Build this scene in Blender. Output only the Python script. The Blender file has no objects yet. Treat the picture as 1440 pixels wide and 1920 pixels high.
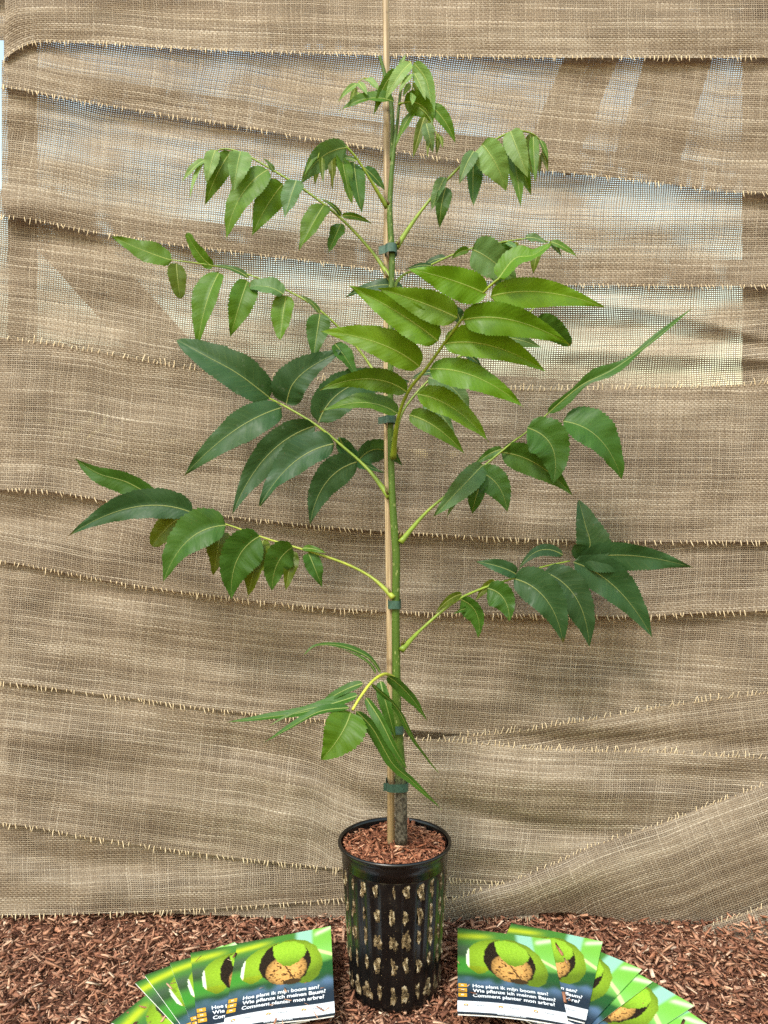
import bpy, math, random
import numpy as np
from mathutils import Vector, Matrix, noise as mnoise

random.seed(7); rng = np.random.default_rng(7)
SC = bpy.context.scene
COL = SC.collection
R = math.radians

# ------------------------------------------------------------------ camera
D0, FPX, CH = 1.2, 1442.0, 0.735          # distance to the pot, focal length (photo pixels), lens height
cam = bpy.data.cameras.new('camera')
cam.sensor_fit = 'VERTICAL'; cam.sensor_height = 24.0
cam.lens = 24.0 * FPX / 1920.0
cam.clip_start = 0.02; cam.clip_end = 500
camo = bpy.data.objects.new('camera', cam); COL.objects.link(camo)
camo.location = (0, -D0, CH); camo.rotation_euler = (R(90), 0, 0)
SC.camera = camo

# ------------------------------------------------------------------ light
SUN_EL, SUN_AZ = R(47), R(-27)            # azimuth measured from the camera side (-Y), negative = left
sdir = Vector((math.sin(SUN_AZ)*math.cos(SUN_EL), -math.cos(SUN_AZ)*math.cos(SUN_EL), math.sin(SUN_EL)))
world = bpy.data.worlds.new('World'); SC.world = world; world.use_nodes = True
wn = world.node_tree; wn.nodes.clear()
sky = wn.nodes.new('ShaderNodeTexSky'); sky.sky_type = 'NISHITA'; sky.sun_disc = False
sky.sun_elevation = SUN_EL; sky.sun_rotation = math.atan2(sdir.x, sdir.y)
sky.air_density = 2.6; sky.dust_density = 1.2; sky.ozone_density = 0.6
bg = wn.nodes.new('ShaderNodeBackground'); bg.inputs['Strength'].default_value = 0.15
wo = wn.nodes.new('ShaderNodeOutputWorld')
wn.links.new(sky.outputs[0], bg.inputs[0]); wn.links.new(bg.outputs[0], wo.inputs[0])
sun = bpy.data.lights.new('sun', 'SUN'); sun.energy = 1.9; sun.angle = R(13); sun.color = (1.0, 0.95, 0.89)
suno = bpy.data.objects.new('sun', sun); COL.objects.link(suno)
suno.rotation_euler = sdir.to_track_quat('Z', 'Y').to_euler(); suno.location = (-2, -3, 4)

SC.view_settings.view_transform = 'Standard'; SC.view_settings.look = 'None'
SC.view_settings.gamma = 1.0; SC.view_settings.use_curve_mapping = False
SC.view_settings.exposure = 1.0
SC.cycles.max_bounces = 8; SC.cycles.transparent_max_bounces = 16
SC.cycles.use_denoising = False
SC.cycles.caustics_reflective = False; SC.cycles.caustics_refractive = False

# ------------------------------------------------------------------ helpers
def P(px, py, Y=0.0):
    d = Y + D0
    return Vector(((px-720)/FPX*d, Y, CH-(py-960)/FPX*d))
def G(px, py, z=0.0):                      # photo point lying at height z above the ground
    d = (CH-z)*FPX/(py-960)
    return Vector(((px-720)/FPX*d, d-D0, z))
def lin(r, g, b):
    f = lambda c: (c/255/12.92) if c/255 <= .04045 else ((c/255+.055)/1.055)**2.4
    return (f(r), f(g), f(b))
def mesh_obj(name, verts, faces, mat=None, parent=None, smooth=False, link=True):
    me = bpy.data.meshes.new(name)
    me.from_pydata([tuple(v) for v in verts], [], [tuple(f) for f in faces])
    me.update()
    if smooth: me.polygons.foreach_set('use_smooth', [True]*len(me.polygons))
    if mat: me.materials.append(mat)
    o = bpy.data.objects.new(name, me)
    if link: COL.objects.link(o)
    if parent: o.parent = parent
    return o
def share(name, me, parent=None):
    o = bpy.data.objects.new(name, me); COL.objects.link(o)
    if parent: o.parent = parent
    return o
def empty(name, loc=(0, 0, 0), rz=0):
    o = bpy.data.objects.new(name, None); COL.objects.link(o)
    o.empty_display_size = 0.02; o.location = loc; o.rotation_euler = (0, 0, rz); return o
def tag(o, label=None, cat=None, group=None, kind=None):
    if label: o['label'] = label
    if cat: o['category'] = cat
    if group: o['group'] = group
    if kind: o['kind'] = kind
    return o
def fattr(me, name, vals):
    a = me.attributes.new(name, 'FLOAT', 'POINT'); a.data.foreach_set('value', np.asarray(vals, dtype=np.float32))
def cattr(me, name, cols):
    a = me.attributes.new(name, 'FLOAT_COLOR', 'POINT')
    c = np.ones((len(cols), 4), dtype=np.float32); c[:, :3] = cols
    a.data.foreach_set('color', c.ravel())

class NT:
    """tiny node-graph builder"""
    def __init__(s, name):
        s.mat = bpy.data.materials.new(name); s.mat.use_nodes = True
        s.t = s.mat.node_tree; s.t.nodes.clear()
        s.out = s.t.nodes.new('ShaderNodeOutputMaterial')
    def n(s, typ, **kw):
        nd = s.t.nodes.new(typ)
        for k, v in kw.items(): setattr(nd, k, v)
        return nd
    def put(s, sock, v):
        if isinstance(v, bpy.types.NodeSocket): s.t.links.new(v, sock)
        elif v is not None:
            if hasattr(sock.default_value, '__len__') and isinstance(v, (tuple, list)):
                sock.default_value = tuple(v) + ((1.0,) if len(sock.default_value) == 4 and len(v) == 3 else ())
            else: sock.default_value = v
    def m(s, op, a, b=None, c=None, clamp=False):
        nd = s.n('ShaderNodeMath', operation=op, use_clamp=clamp)
        s.put(nd.inputs[0], a)
        if b is not None: s.put(nd.inputs[1], b)
        if c is not None: s.put(nd.inputs[2], c)
        return nd.outputs[0]
    def mix(s, f, a, b, blend='MIX'):
        nd = s.n('ShaderNodeMix', data_type='RGBA', blend_type=blend)
        s.put(nd.inputs[0], f); s.put(nd.inputs[6], a); s.put(nd.inputs[7], b)
        return nd.outputs[2]
    def smooth(s, x, lo, hi, a=0.0, b=1.0):
        nd = s.n('ShaderNodeMapRange', interpolation_type='SMOOTHSTEP')
        for i, v in enumerate((x, lo, hi, a, b)): s.put(nd.inputs[i], v)
        return nd.outputs[0]
    def noise(s, vec, scale, detail=3, rough=.5):
        nd = s.n('ShaderNodeTexNoise')
        if vec is not None: s.put(nd.inputs['Vector'], vec)
        s.put(nd.inputs['Scale'], scale); s.put(nd.inputs['Detail'], detail); s.put(nd.inputs['Roughness'], rough)
        return nd.outputs['Fac']
    def xyz(s, x, y, z):
        nd = s.n('ShaderNodeCombineXYZ')
        for i, v in enumerate((x, y, z)): s.put(nd.inputs[i], v)
        return nd.outputs[0]
    def attr(s, name, out='Fac'):
        nd = s.n('ShaderNodeAttribute', attribute_name=name); return nd.outputs[out]
    def bump(s, h, strength=.5, dist=.001):
        nd = s.n('ShaderNodeBump'); s.put(nd.inputs['Height'], h)
        nd.inputs['Strength'].default_value = strength; nd.inputs['Distance'].default_value = dist
        return nd.outputs[0]
    def pbsdf(s, color, rough=.6, spec=.5, normal=None, **kw):
        nd = s.n('ShaderNodeBsdfPrincipled')
        s.put(nd.inputs['Base Color'], color); s.put(nd.inputs['Roughness'], rough)
        s.put(nd.inputs['Specular IOR Level'], spec)
        if normal is not None: s.put(nd.inputs['Normal'], normal)
        for k, v in kw.items(): s.put(nd.inputs[k], v)
        return nd.outputs[0]
    def mixs(s, f, a, b):
        nd = s.n('ShaderNodeMixShader'); s.put(nd.inputs[0], f)
        s.t.links.new(a, nd.inputs[1]); s.t.links.new(b, nd.inputs[2]); return nd.outputs[0]
    def done(s, sh):
        s.t.links.new(sh, s.out.inputs[0]); return s.mat
    def objco(s): return s.n('ShaderNodeTexCoord').outputs['Object']

# ------------------------------------------------------------------ materials
def mat_burlap():
    N = NT('burlap_weave')
    u0, v0 = N.attr('cu'), N.attr('cv')
    uv = N.xyz(u0, v0, N.attr('cs'))
    w1 = N.m('SUBTRACT', N.noise(uv, 14, 2), .5); w2 = N.m('SUBTRACT', N.noise(N.xyz(v0, u0, 3.1), 11, 2), .5)
    u = N.m('DIVIDE', N.m('ADD', u0, N.m('MULTIPLY', w1, .012)), .0043)
    v = N.m('DIVIDE', N.m('ADD', v0, N.m('MULTIPLY', w2, .007)), .0037)
    iu, iv = N.m('FLOOR', u), N.m('FLOOR', v)
    fu, fv = N.m('SUBTRACT', N.m('FRACT', u), .5), N.m('SUBTRACT', N.m('FRACT', v), .5)
    def wn(x, y):
        nd = N.n('ShaderNodeTexWhiteNoise', noise_dimensions='3D'); N.put(nd.inputs[0], N.xyz(x, y, 1.7)); return nd.outputs[0]
    # thread by thread variation: slubs run along the thread
    slubH = N.noise(N.xyz(N.m('MULTIPLY', u0, 9), N.m('MULTIPLY', iv, 3.7), N.attr('cs')), 1.0, 3, .6)
    slubV = N.noise(N.xyz(N.m('MULTIPLY', v0, 14), N.m('MULTIPLY', iu, 3.3), 9.0), 1.0, 3, .6)
    fine = N.noise(N.xyz(N.m('MULTIPLY', u0, 420), N.m('MULTIPLY', v0, 420), 0.0), 1.0, 2, .6)
    patch = N.noise(N.xyz(N.m('MULTIPLY', u0, 3.0), N.m('MULTIPLY', v0, 9.0), 5.0), 1.0, 3, .5)
    twH = N.m('ADD', .26, N.m('MULTIPLY', slubH, .17))           # half thickness of the weft, in pitches
    twV = N.m('ADD', .17, N.m('MULTIPLY', slubV, .13))
    patch2 = N.noise(N.xyz(N.m('MULTIPLY', u0, 8.0), N.m('MULTIPLY', v0, 20.0), 2.0), 1.0, 3, .55)
    dense = N.m('ADD', N.smooth(N.m('ADD', N.m('MULTIPLY', patch, .6), N.m('MULTIPLY', patch2, .4)), .36, .62, -.045, .15), N.attr('cd'))
    twH = N.m('ADD', twH, dense); twV = N.m('ADD', twV, N.m('MULTIPLY', dense, .5))
    aH = N.m('ABSOLUTE', fv); aV = N.m('ABSOLUTE', fu)
    pH = N.m('SUBTRACT', 1.0, N.m('POWER', N.m('DIVIDE', aH, twH), 2.0), clamp=True)
    pV = N.m('SUBTRACT', 1.0, N.m('POWER', N.m('DIVIDE', aV, twV), 2.0), clamp=True)
    sgn = N.m('COSINE', N.m('MULTIPLY', N.m('ADD', iu, iv), math.pi))
    hH = N.m('MULTIPLY', pH, N.m('ADD', .62, N.m('MULTIPLY', sgn, .3)))
    hV = N.m('MULTIPLY', pV, N.m('SUBTRACT', .62, N.m('MULTIPLY', sgn, .3)))
    h = N.m('MAXIMUM', hH, hV)
    isV = N.m('GREATER_THAN', hV, hH)
    alpha = N.m('GREATER_THAN', h, .02)
    tone = N.m('ADD', N.m('MULTIPLY', N.m('SUBTRACT', slubH, .5), .95), N.m('MULTIPLY', N.m('SUBTRACT', wn(iv, 0.0), .5), .35))
    toneV = N.m('ADD', N.m('MULTIPLY', N.m('SUBTRACT', slubV, .5), .5), N.m('MULTIPLY', N.m('SUBTRACT', wn(iu, 5.0), .5), .35))
    tt = N.n('ShaderNodeMix', data_type='FLOAT'); N.put(tt.inputs[0], isV); N.put(tt.inputs[2], tone); N.put(tt.inputs[3], toneV)
    t = N.m('ADD', tt.outputs[0], N.m('MULTIPLY', N.m('SUBTRACT', fine, .5), .9))
    t = N.m('ADD', N.m('ADD', t, N.m('MULTIPLY', N.m('SUBTRACT', patch, .5), .15)), .5, clamp=True)
    cr = N.n('ShaderNodeValToRGB'); N.put(cr.inputs[0], t)
    e = cr.color_ramp.elements
    e[0].position = 0.0; e[0].color = (*lin(104, 89, 75), 1)
    e[1].position = 1.0; e[1].color = (*lin(216, 203, 182), 1)
    k = cr.color_ramp.elements.new(.5); k.color = (*lin(160, 144, 123), 1)
    bmp = N.bump(h, .8, .0016)
    body = N.pbsdf(cr.outputs[0], .9, .15, bmp)
    tr = N.n('ShaderNodeBsdfTranslucent'); N.put(tr.inputs[0], cr.outputs[0]); N.put(tr.inputs[1], bmp)
    body = N.mixs(.28, body, tr.outputs[0])
    hole = N.n('ShaderNodeBsdfTransparent').outputs[0]
    return N.done(N.mixs(alpha, hole, body))

def mat_fringe():
    N = NT('jute_thread'); co = N.objco()
    c = N.mix(N.noise(co, 90, 2), lin(196, 170, 130), lin(242, 226, 192))
    return N.done(N.pbsdf(c, .9, .15))

def mat_leaf():
    N = NT('leaf_blade')
    oc = N.n('ShaderNodeObjectInfo')
    col = oc.outputs['Color']; rnd = oc.outputs['Random']
    ac, al, un = N.attr('across'), N.attr('along'), N.attr('un')
    pos = N.xyz(N.m('MULTIPLY', ac, 1.0), N.m('MULTIPLY', N.attr('alen'), 1.0), N.m('MULTIPLY', rnd, 20))
    aac = N.m('ABSOLUTE', ac); aun = N.m('ABSOLUTE', un)
    rib = N.smooth(aac, N.m('MULTIPLY', N.m('SUBTRACT', 1.12, al), .0004), N.m('MULTIPLY', N.m('SUBTRACT', 1.15, al), .0011), 1.0, 0.0)
    ph = N.m('SUBTRACT', N.m('MULTIPLY', al, 17.0), N.m('MULTIPLY', N.m('POWER', aun, 1.2), 2.1))
    ph = N.m('ADD', ph, N.m('MULTIPLY', N.noise(pos, 50, 2), 1.3))
    cosv = N.m('COSINE', N.m('MULTIPLY', ph, 2*math.pi))
    vein = N.smooth(cosv, .84, 1.0)
    vein = N.m('MULTIPLY', N.m('MULTIPLY', vein, N.smooth(N.noise(pos, 45, 2), .35, .65)), N.m('SUBTRACT', 1.0, N.m('MULTIPLY', aun, .55)))
    blot = N.noise(pos, 55, 4, .6); big = N.noise(pos, 18, 2)
    c = N.mix(N.m('MULTIPLY', N.m('ADD', N.m('SUBTRACT', big, .5), N.m('MULTIPLY', N.m('SUBTRACT', blot, .5), .8)), 1.0, clamp=True),
              col, N.mix(1.0, col, (1.55, 1.4, 1.5), 'MULTIPLY'))
    c = N.mix(N.smooth(blot, .5, .25, 0.0, .5), c, N.mix(1.0, col, (.62, .68, .6), 'MULTIPLY'))
    pale = N.mix(.55, col, lin(190, 205, 120))
    c = N.mix(N.m('MULTIPLY', vein, .10), c, pale)
    c = N.mix(N.m('MULTIPLY', rib, .52), c, N.mix(.72, col, lin(205, 214, 130)))
    dust = N.m('MULTIPLY', N.smooth(N.noise(pos, 70, 5, .7), .60, .80), oc.outputs['Alpha'])
    c = N.mix(N.m('MULTIPLY', dust, .30), c, lin(170, 180, 170))
    spot = N.smooth(N.noise(pos, 210, 2), .73, .77)
    c = N.mix(N.m('MULTIPLY', spot, .6), c, lin(96, 78, 30))
    tipb = N.m('MULTIPLY', N.smooth(N.m('ADD', N.m('MULTIPLY', al, .9), N.m('MULTIPLY', blot, .2)), .96, 1.02), N.m('GREATER_THAN', rnd, .55))
    c = N.mix(N.m('MULTIPLY', tipb, .7), c, lin(112, 88, 40))
    h = N.m('ADD', N.m('ADD', N.m('MULTIPLY', N.m('MULTIPLY', cosv, N.noise(pos, 38, 2)), -.13), N.m('MULTIPLY', rib, -.6)), N.m('MULTIPLY', blot, .35))
    bmp = N.bump(h, .55, .0012)
    rough = N.m('ADD', .28, N.m('MULTIPLY', blot, .42))
    body = N.pbsdf(c, rough, .32, bmp)
    tr = N.n('ShaderNodeBsdfTranslucent')
    N.put(tr.inputs[0], N.mix(1.0, c, (1.9, 1.7, .55), 'MULTIPLY'))
    return N.done(N.mixs(.30, body, tr.outputs[0]))

def mat_stalk():
    N = NT('green_stalk'); co = N.objco(); oc = N.n('ShaderNodeObjectInfo').outputs['Color']
    c = N.mix(N.smooth(N.noise(co, 60, 3), .3, .75), oc, N.mix(1.0, oc, (1.45, 1.35, 1.3), 'MULTIPLY'))
    return N.done(N.pbsdf(c, .45, .4, N.bump(N.noise(co, 300, 2), .2, .001)))

def mat_stem():
    N = NT('sapling_stem'); co = N.objco()
    sp = N.n('ShaderNodeSeparateXYZ'); N.put(sp.inputs[0], co); z = sp.outputs[2]
    ns = N.noise(co, 220, 4, .7)
    bark = N.mix(N.smooth(ns, .38, .68), lin(46, 42, 34), lin(112, 106, 92))
    strch = N.noise(N.xyz(N.m('MULTIPLY', sp.outputs[0], 260), sp.outputs[1], N.m('MULTIPLY', z, 12)), 1.0, 2)
    green = N.mix(strch, lin(50, 78, 18), lin(86, 112, 34))
    vor = N.n('ShaderNodeTexVoronoi'); N.put(vor.inputs['Vector'], N.xyz(N.m('MULTIPLY', sp.outputs[0], 190), N.m('MULTIPLY', sp.outputs[1], 190), N.m('MULTIPLY', z, 75)))
    vor.inputs['Scale'].default_value = 1.0
    dots = N.smooth(vor.outputs['Distance'], .26, .14)
    green = N.mix(N.m('MULTIPLY', dots, .45), green, lin(170, 175, 110))
    f = N.smooth(N.m('ADD', z, N.m('MULTIPLY', N.m('SUBTRACT', ns, .5), .10)), .30, .36)
    c = N.mix(f, bark, green)
    return N.done(N.pbsdf(c, .55, .35, N.bump(ns, .5, .0015)))

def mat_bamboo():
    N = NT('bamboo'); co = N.objco()
    sp = N.n('ShaderNodeSeparateXYZ'); N.put(sp.inputs[0], co)
    st = N.noise(N.xyz(N.m('MULTIPLY', sp.outputs[0], 500), N.m('MULTIPLY', sp.outputs[1], 500), N.m('MULTIPLY', sp.outputs[2], 9)), 1.0, 3)
    c = N.mix(N.smooth(st, .3, .7), lin(136, 114, 82), lin(192, 172, 136))
    sp2 = N.noise(co, 120, 4, .7)
    c = N.mix(N.smooth(sp2, .60, .72, 0.0, .65), c, lin(92, 70, 44))
    low = N.smooth(sp.outputs[2], .50, .22, 0.0, .5)
    c = N.mix(low, c, lin(138, 110, 64))
    nd = N.attr('node')
    c = N.mix(N.m('MULTIPLY', nd, .55), c, lin(84, 66, 48))
    return N.done(N.pbsdf(c, .42, .4, N.bump(st, .3, .0008)))

def mat_simple(name, col, rough=.5, spec=.5, col2=None, sc=60, bump=.2):
    N = NT(name); co = N.objco(); ns = N.noise(co, sc, 4, .6)
    c = N.mix(N.smooth(ns, .3, .7), col, col2 or col)
    return N.done(N.pbsdf(c, rough, spec, N.bump(ns, bump, .001)))

def mat_pot():
    N = NT('pot_plastic'); co = N.objco()
    ns = N.noise(co, 120, 5, .7); n2 = N.noise(co, 26, 3)
    sp = N.n('ShaderNodeSeparateXYZ'); N.put(sp.inputs[0], co)
    c = N.mix(N.smooth(n2, .35, .75), (.0022, .0022, .0025), (.006, .006, .006))
    dust = N.m('MULTIPLY', N.smooth(ns, .60, .76), N.smooth(n2, .42, .62))
    c = N.mix(N.m('MULTIPLY', dust, .25), c, lin(90, 78, 58))
    crumbs = N.smooth(N.noise(co, 420, 2), .71, .76)
    c = N.mix(N.m('MULTIPLY', crumbs, N.smooth(sp.outputs[2], .22, .0, .15, 1.0)), c, lin(150, 128, 92))
    rough = N.m('ADD', .16, N.m('MULTIPLY', ns, .26))
    return N.done(N.pbsdf(c, rough, .5, N.bump(ns, .12, .001)))

def mat_crust():
    N = NT('root_crust'); co = N.objco()
    e = N.attr('edge')
    rnd = N.n('ShaderNodeObjectInfo').outputs['Random']
    mp = N.n('ShaderNodeVectorMath', operation='ADD'); N.put(mp.inputs[0], co); N.put(mp.inputs[1], N.xyz(rnd, rnd, rnd))
    ns = N.noise(mp.outputs[0], 520, 4, .75); n2 = N.noise(mp.outputs[0], 190, 3, .6)
    cr = N.n('ShaderNodeValToRGB'); N.put(cr.inputs[0], N.m('ADD', ns, N.m('MULTIPLY', N.m('SUBTRACT', e, .35), .34)))
    el = cr.color_ramp.elements
    el[0].position = .36; el[0].color = (*lin(18, 13, 8), 1)
    el[1].position = .74; el[1].color = (*lin(232, 222, 196), 1)
    k = cr.color_ramp.elements.new(.40); k.color = (*lin(92, 76, 52), 1)
    k = cr.color_ramp.elements.new(.54); k.color = (*lin(158, 138, 100), 1)
    cc = N.mix(N.m('MULTIPLY', rnd, .62), cr.outputs[0], N.mix(1.0, cr.outputs[0], (.34, .26, .18), 'MULTIPLY'))
    return N.done(N.pbsdf(cc, .9, .2, N.bump(N.m('ADD', ns, n2), 1.0, .003)))

def mat_chip():
    N = NT('wood_chip'); co = N.objco()
    col = N.attr('col', 'Color'); oc = N.n('ShaderNodeObjectInfo').outputs['Color']
    c = N.mix(1.0, col, oc, 'MULTIPLY')
    ns = N.noise(co, 350, 3, .6)
    c = N.mix(N.smooth(ns, .35, .7), N.mix(1.0, c, (.66, .6, .56), 'MULTIPLY'), c)
    return N.done(N.pbsdf(c, .78, .25, N.bump(ns, .5, .0015)))

def mat_ground():
    N = NT('mulch_ground'); co = N.objco()
    ns = N.noise(co, 160, 5, .7); n2 = N.noise(co, 30, 3)
    c = N.mix(N.smooth(ns, .35, .65), lin(84, 54, 42), lin(150, 102, 78))
    c = N.mix(N.smooth(n2, .4, .7, 0.0, .4), c, lin(86, 50, 38))
    return N.done(N.pbsdf(c, .9, .2, N.bump(ns, 1.0, .01)))

def mat_attr(name, rough=.3, spec=.5):
    N = NT(name); c = N.attr('col', 'Color')
    return N.done(N.pbsdf(c, rough, spec))

M = dict(burlap=mat_burlap(), fringe=mat_fringe(), leaf=mat_leaf(), stalk=mat_stalk(), stem=mat_stem(), bamboo=mat_bamboo(),
         tie=mat_simple('tie_plastic', lin(44, 74, 62), .38, .5, lin(58, 92, 78), 200, .1), pot=mat_pot(), crust=mat_crust(), chip=mat_chip(), ground=mat_ground(),
         timber=mat_simple('dark_timber', lin(62, 50, 40), .8, .2, lin(104, 86, 66), 40, .5),
         printed=mat_attr('printed_cover', .32, .5),
         white=mat_simple('white_ink', lin(240, 243, 245), .4, .4), paper=mat_simple('paper_edge', lin(214, 216, 214), .7, .3, lin(240, 240, 238), 300),
         yellow=mat_simple('yellow_ink', lin(214, 160, 48), .4, .4), grey=mat_simple('grey_ink', lin(186, 190, 192), .4, .4),
         greyd=mat_simple('dark_grey_ink', lin(128, 134, 138), .4, .4), brown=mat_simple('brown_ink', lin(92, 64, 34), .4, .4))

# ------------------------------------------------------------------ ground
tag(mesh_obj('ground', [(-40, -8, -.012), (40, -8, -.012), (40, 80, -.012), (-40, 80, -.012)], [(0, 1, 2, 3)], M['ground']), kind='structure',
    label='reddish brown mulch ground under the pot and brochures')
ground = bpy.data.objects['ground']

CHIPCOL = [lin(150, 102, 78), lin(168, 118, 92), lin(184, 136, 108), lin(200, 154, 124), lin(122, 82, 64), lin(220, 178, 148), lin(236, 206, 178), lin(206, 162, 132), lin(176, 122, 92)]
CHIPW = np.array([.18, .2, .17, .12, .14, .06, .03, .06, .04])
def chip_arrays(n, xy, z, lmin, lmax, rg, flat=.35, red=1.0):
    """n splinters as one vertex/face soup: tapered, irregular boxes lying about"""
    L = lmin*(lmax/lmin)**(rg.random(n)**1.5); W = L*rg.uniform(.16, .5, n); W = np.minimum(W, .008); T = np.clip(W*rg.uniform(.2, .5, n), .0006, .003)
    base = np.array([[-1, -1, -1], [1, -1, -1], [1, 1, -1], [-1, 1, -1], [-1, -1, 1], [1, -1, 1], [1, 1, 1], [-1, 1, 1]], float)*.5
    V = base[None]*np.stack([L, W, T], 1)[:, None, :]
    V *= 1 + rg.uniform(-.45, .25, V.shape)
    V[:, [0, 3, 4, 7], 1] *= rg.uniform(.15, 1.0, (n, 1)); V[:, [1, 2, 5, 6], 1] *= rg.uniform(.3, 1.0, (n, 1))
    V[:, :, 2] += (V[:, :, 0]**2)*rg.uniform(-6, 6, (n, 1))
    yaw = rg.uniform(0, 2*math.pi, n); pit = rg.normal(0, flat, n); rol = rg.normal(0, flat*1.3, n)
    def rot(V, a, i, j):
        c, s = np.cos(a)[:, None], np.sin(a)[:, None]
        A, B = V[:, :, i].copy(), V[:, :, j].copy()
        V[:, :, i] = c*A-s*B; V[:, :, j] = s*A+c*B
    rot(V, rol, 1, 2); rot(V, pit, 0, 2); rot(V, yaw, 0, 1)
    V[:, :, 0] += xy[:, 0, None]; V[:, :, 1] += xy[:, 1, None]; V[:, :, 2] += z[:, None]
    F = np.array([[0, 3, 2, 1], [4, 5, 6, 7], [0, 1, 5, 4], [1, 2, 6, 5], [2, 3, 7, 6], [3, 0, 4, 7]])
    faces = (F[None]+8*np.arange(n)[:, None, None]).reshape(-1, 4)
    ci = rg.choice(len(CHIPCOL), n, p=CHIPW/CHIPW.sum())
    c = np.array(CHIPCOL)[ci]*rg.uniform(.75, 1.2, (n, 1))
    cols = np.repeat(c, 8, 0)
    return V.reshape(-1, 3), faces, cols
def soup(name, V, F, cols, mat, parent=None):
    me = bpy.data.meshes.new(name)
    me.vertices.add(len(V)); me.vertices.foreach_set('co', V.astype(np.float32).ravel())
    me.loops.add(F.size); me.loops.foreach_set('vertex_index', F.astype(np.int32).ravel())
    me.polygons.add(len(F)); me.polygons.foreach_set('loop_start', np.arange(0, F.size, 4, dtype=np.int32))
    me.update(calc_edges=True); me.validate()
    cattr(me, 'col', cols); me.materials.append(mat)
    o = bpy.data.objects.new(name, me); COL.objects.link(o)
    if parent: o.parent = parent
    return o
n = 66000
xy = np.stack([rng.uniform(-.95, .95, n), rng.uniform(-.38, .25, n)], 1)
hump = lambda x, y: .004*np.sin(x*19+1)*np.sin(y*23+x*7) + .003*np.sin(x*41+y*31) + .030*np.clip((x-.58)/.2, 0, 1)
z = hump(xy[:, 0], xy[:, 1]) + rng.uniform(-.010, .003, n)
V, F, C = chip_arrays(n, xy, z, .0026, .022, rng)
tag(soup('mulch', V, F, C, M['chip']), 'shredded reddish bark mulch covering the ground', 'mulch', kind='stuff')
# larger chips that can be told apart: pieces of the ground
protos = []
for k in range(12):
    r2 = np.random.default_rng(100+k)
    V, F, C = chip_arrays(1, np.zeros((1, 2)), np.zeros(1), .018, .034, r2, .12)
    o = soup('wood_chip', V, F, C*0+1, M['chip']); protos.append(o.data); bpy.data.objects.remove(o)
for i in range(300):
    y = random.uniform(-.13, .17); x = random.uniform(-1, 1)*(y+1.2)*.52
    o = share('wood_chip', protos[i % 12], ground)
    o.location = (x, y, float(hump(np.float64(x), np.float64(y)))+random.uniform(.001, .006))
    o.rotation_euler = (random.gauss(0, .2), random.gauss(0, .2), random.uniform(0, 6.28))
    s = random.uniform(.5, 1.05); o.scale = (s, s, s)
    c = np.array(CHIPCOL[rng.choice(len(CHIPCOL), p=CHIPW/CHIPW.sum())])*random.uniform(.8, 1.15)
    o.color = (*[float(q) for q in c], 1)

# ------------------------------------------------------------------ burlap screen on a timber frame
def box(name, x0, x1, y0, y1, z0, z1, mat, parent=None):
    v = [(x, y, zz) for x in (x0, x1) for y in (y0, y1) for zz in (z0, z1)]
    return mesh_obj(name, v, [(0, 1, 3, 2), (4, 6, 7, 5), (0, 4, 5, 1), (2, 3, 7, 6), (0, 2, 6, 4), (1, 5, 7, 3)], mat, parent)
fr = empty('timber_frame', (0, .26, 0))
tag(fr, 'dark timber frame standing behind the burlap, seen as dark bands through the weave', 'frame')
for nm, a in (('post', (-.707, -.672, .245, .29, 0, 1.9)), ('post', (.694, .745, .245, .29, 0, 1.9)), ('rail', (-.672, .694, .247, .288, 1.78, 1.83)), ('rail', (-.672, .694, .247, .288, 0.0, .07))):
    o = box(nm, *a, M['timber'], None); o.parent = fr; o.matrix_parent_inverse = Matrix.Translation((0, -.26, 0))

def poly(pts):
    xs = np.array([p[0] for p in pts], float); ys = np.array([p[1] for p in pts], float)
    # smooth polyline
    gx = np.arange(-80, 1521, 4.0); gy = np.interp(gx, xs, ys)
    lo = gx < xs[0]; hi = gx > xs[-1]
    gy[lo] = ys[0]+(gx[lo]-xs[0])*(ys[1]-ys[0])/(xs[1]-xs[0]); gy[hi] = ys[-1]+(gx[hi]-xs[-1])*(ys[-1]-ys[-2])/(xs[-1]-xs[-2])
    k = np.ones(9)/9; gy = np.convolve(np.pad(gy, 4, 'edge'), k, 'valid')
    return lambda x: np.interp(x, gx, gy)
E1 = poly([(5, 112), (45, 84), (75, 78), (200, 82), (350, 92), (480, 97), (720, 104), (1000, 108), (1440, 108)])
E2 = poly([(5, 163), (50, 170), (150, 190), (300, 215), (450, 237), (560, 258), (720, 280), (830, 298), (1000, 318), (1100, 328), (1250, 345), (1350, 360), (1440, 363)])
E3 = poly([(0, 405), (60, 412), (180, 437), (330, 460), (500, 480), (720, 508), (900, 525), (1000, 534), (1300, 537), (1440, 537)])
E4 = poly([(0, 632), (100, 645), (200, 662), (350, 690), (520, 705), (720, 718), (1000, 730), (1200, 727), (1380, 722), (1440, 717)])
E5 = poly([(0, 918), (80, 920), (150, 930), (200, 940), (360, 962), (480, 975), (600, 988), (720, 997), (900, 1008), (1040, 1014), (1200, 1016), (1440, 1016)])
E6 = poly([(0, 1052), (60, 1062), (150, 1080), (250, 1098), (400, 1118), (500, 1130), (620, 1142), (730, 1148), (850, 1152), (1100, 1155), (1200, 1157), (1300, 1150), (1440, 1145)])
E7 = poly([(0, 1280), (50, 1285), (150, 1298), (250, 1310), (350, 1325), (480, 1340), (600, 1350), (720, 1363), (800, 1372), (1440, 1420)])
EH = poly([(0, 1255), (480, 1315), (600, 1338), (690, 1372), (760, 1383), (850, 1388), (1000, 1402), (1100, 1406), (1250, 1408), (1350, 1415), (1440, 1420)])
EI = poly([(800, 1384), (900, 1376), (1000, 1366), (1050, 1356), (1150, 1340), (1250, 1322), (1350, 1308), (1440, 1297)])
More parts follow.
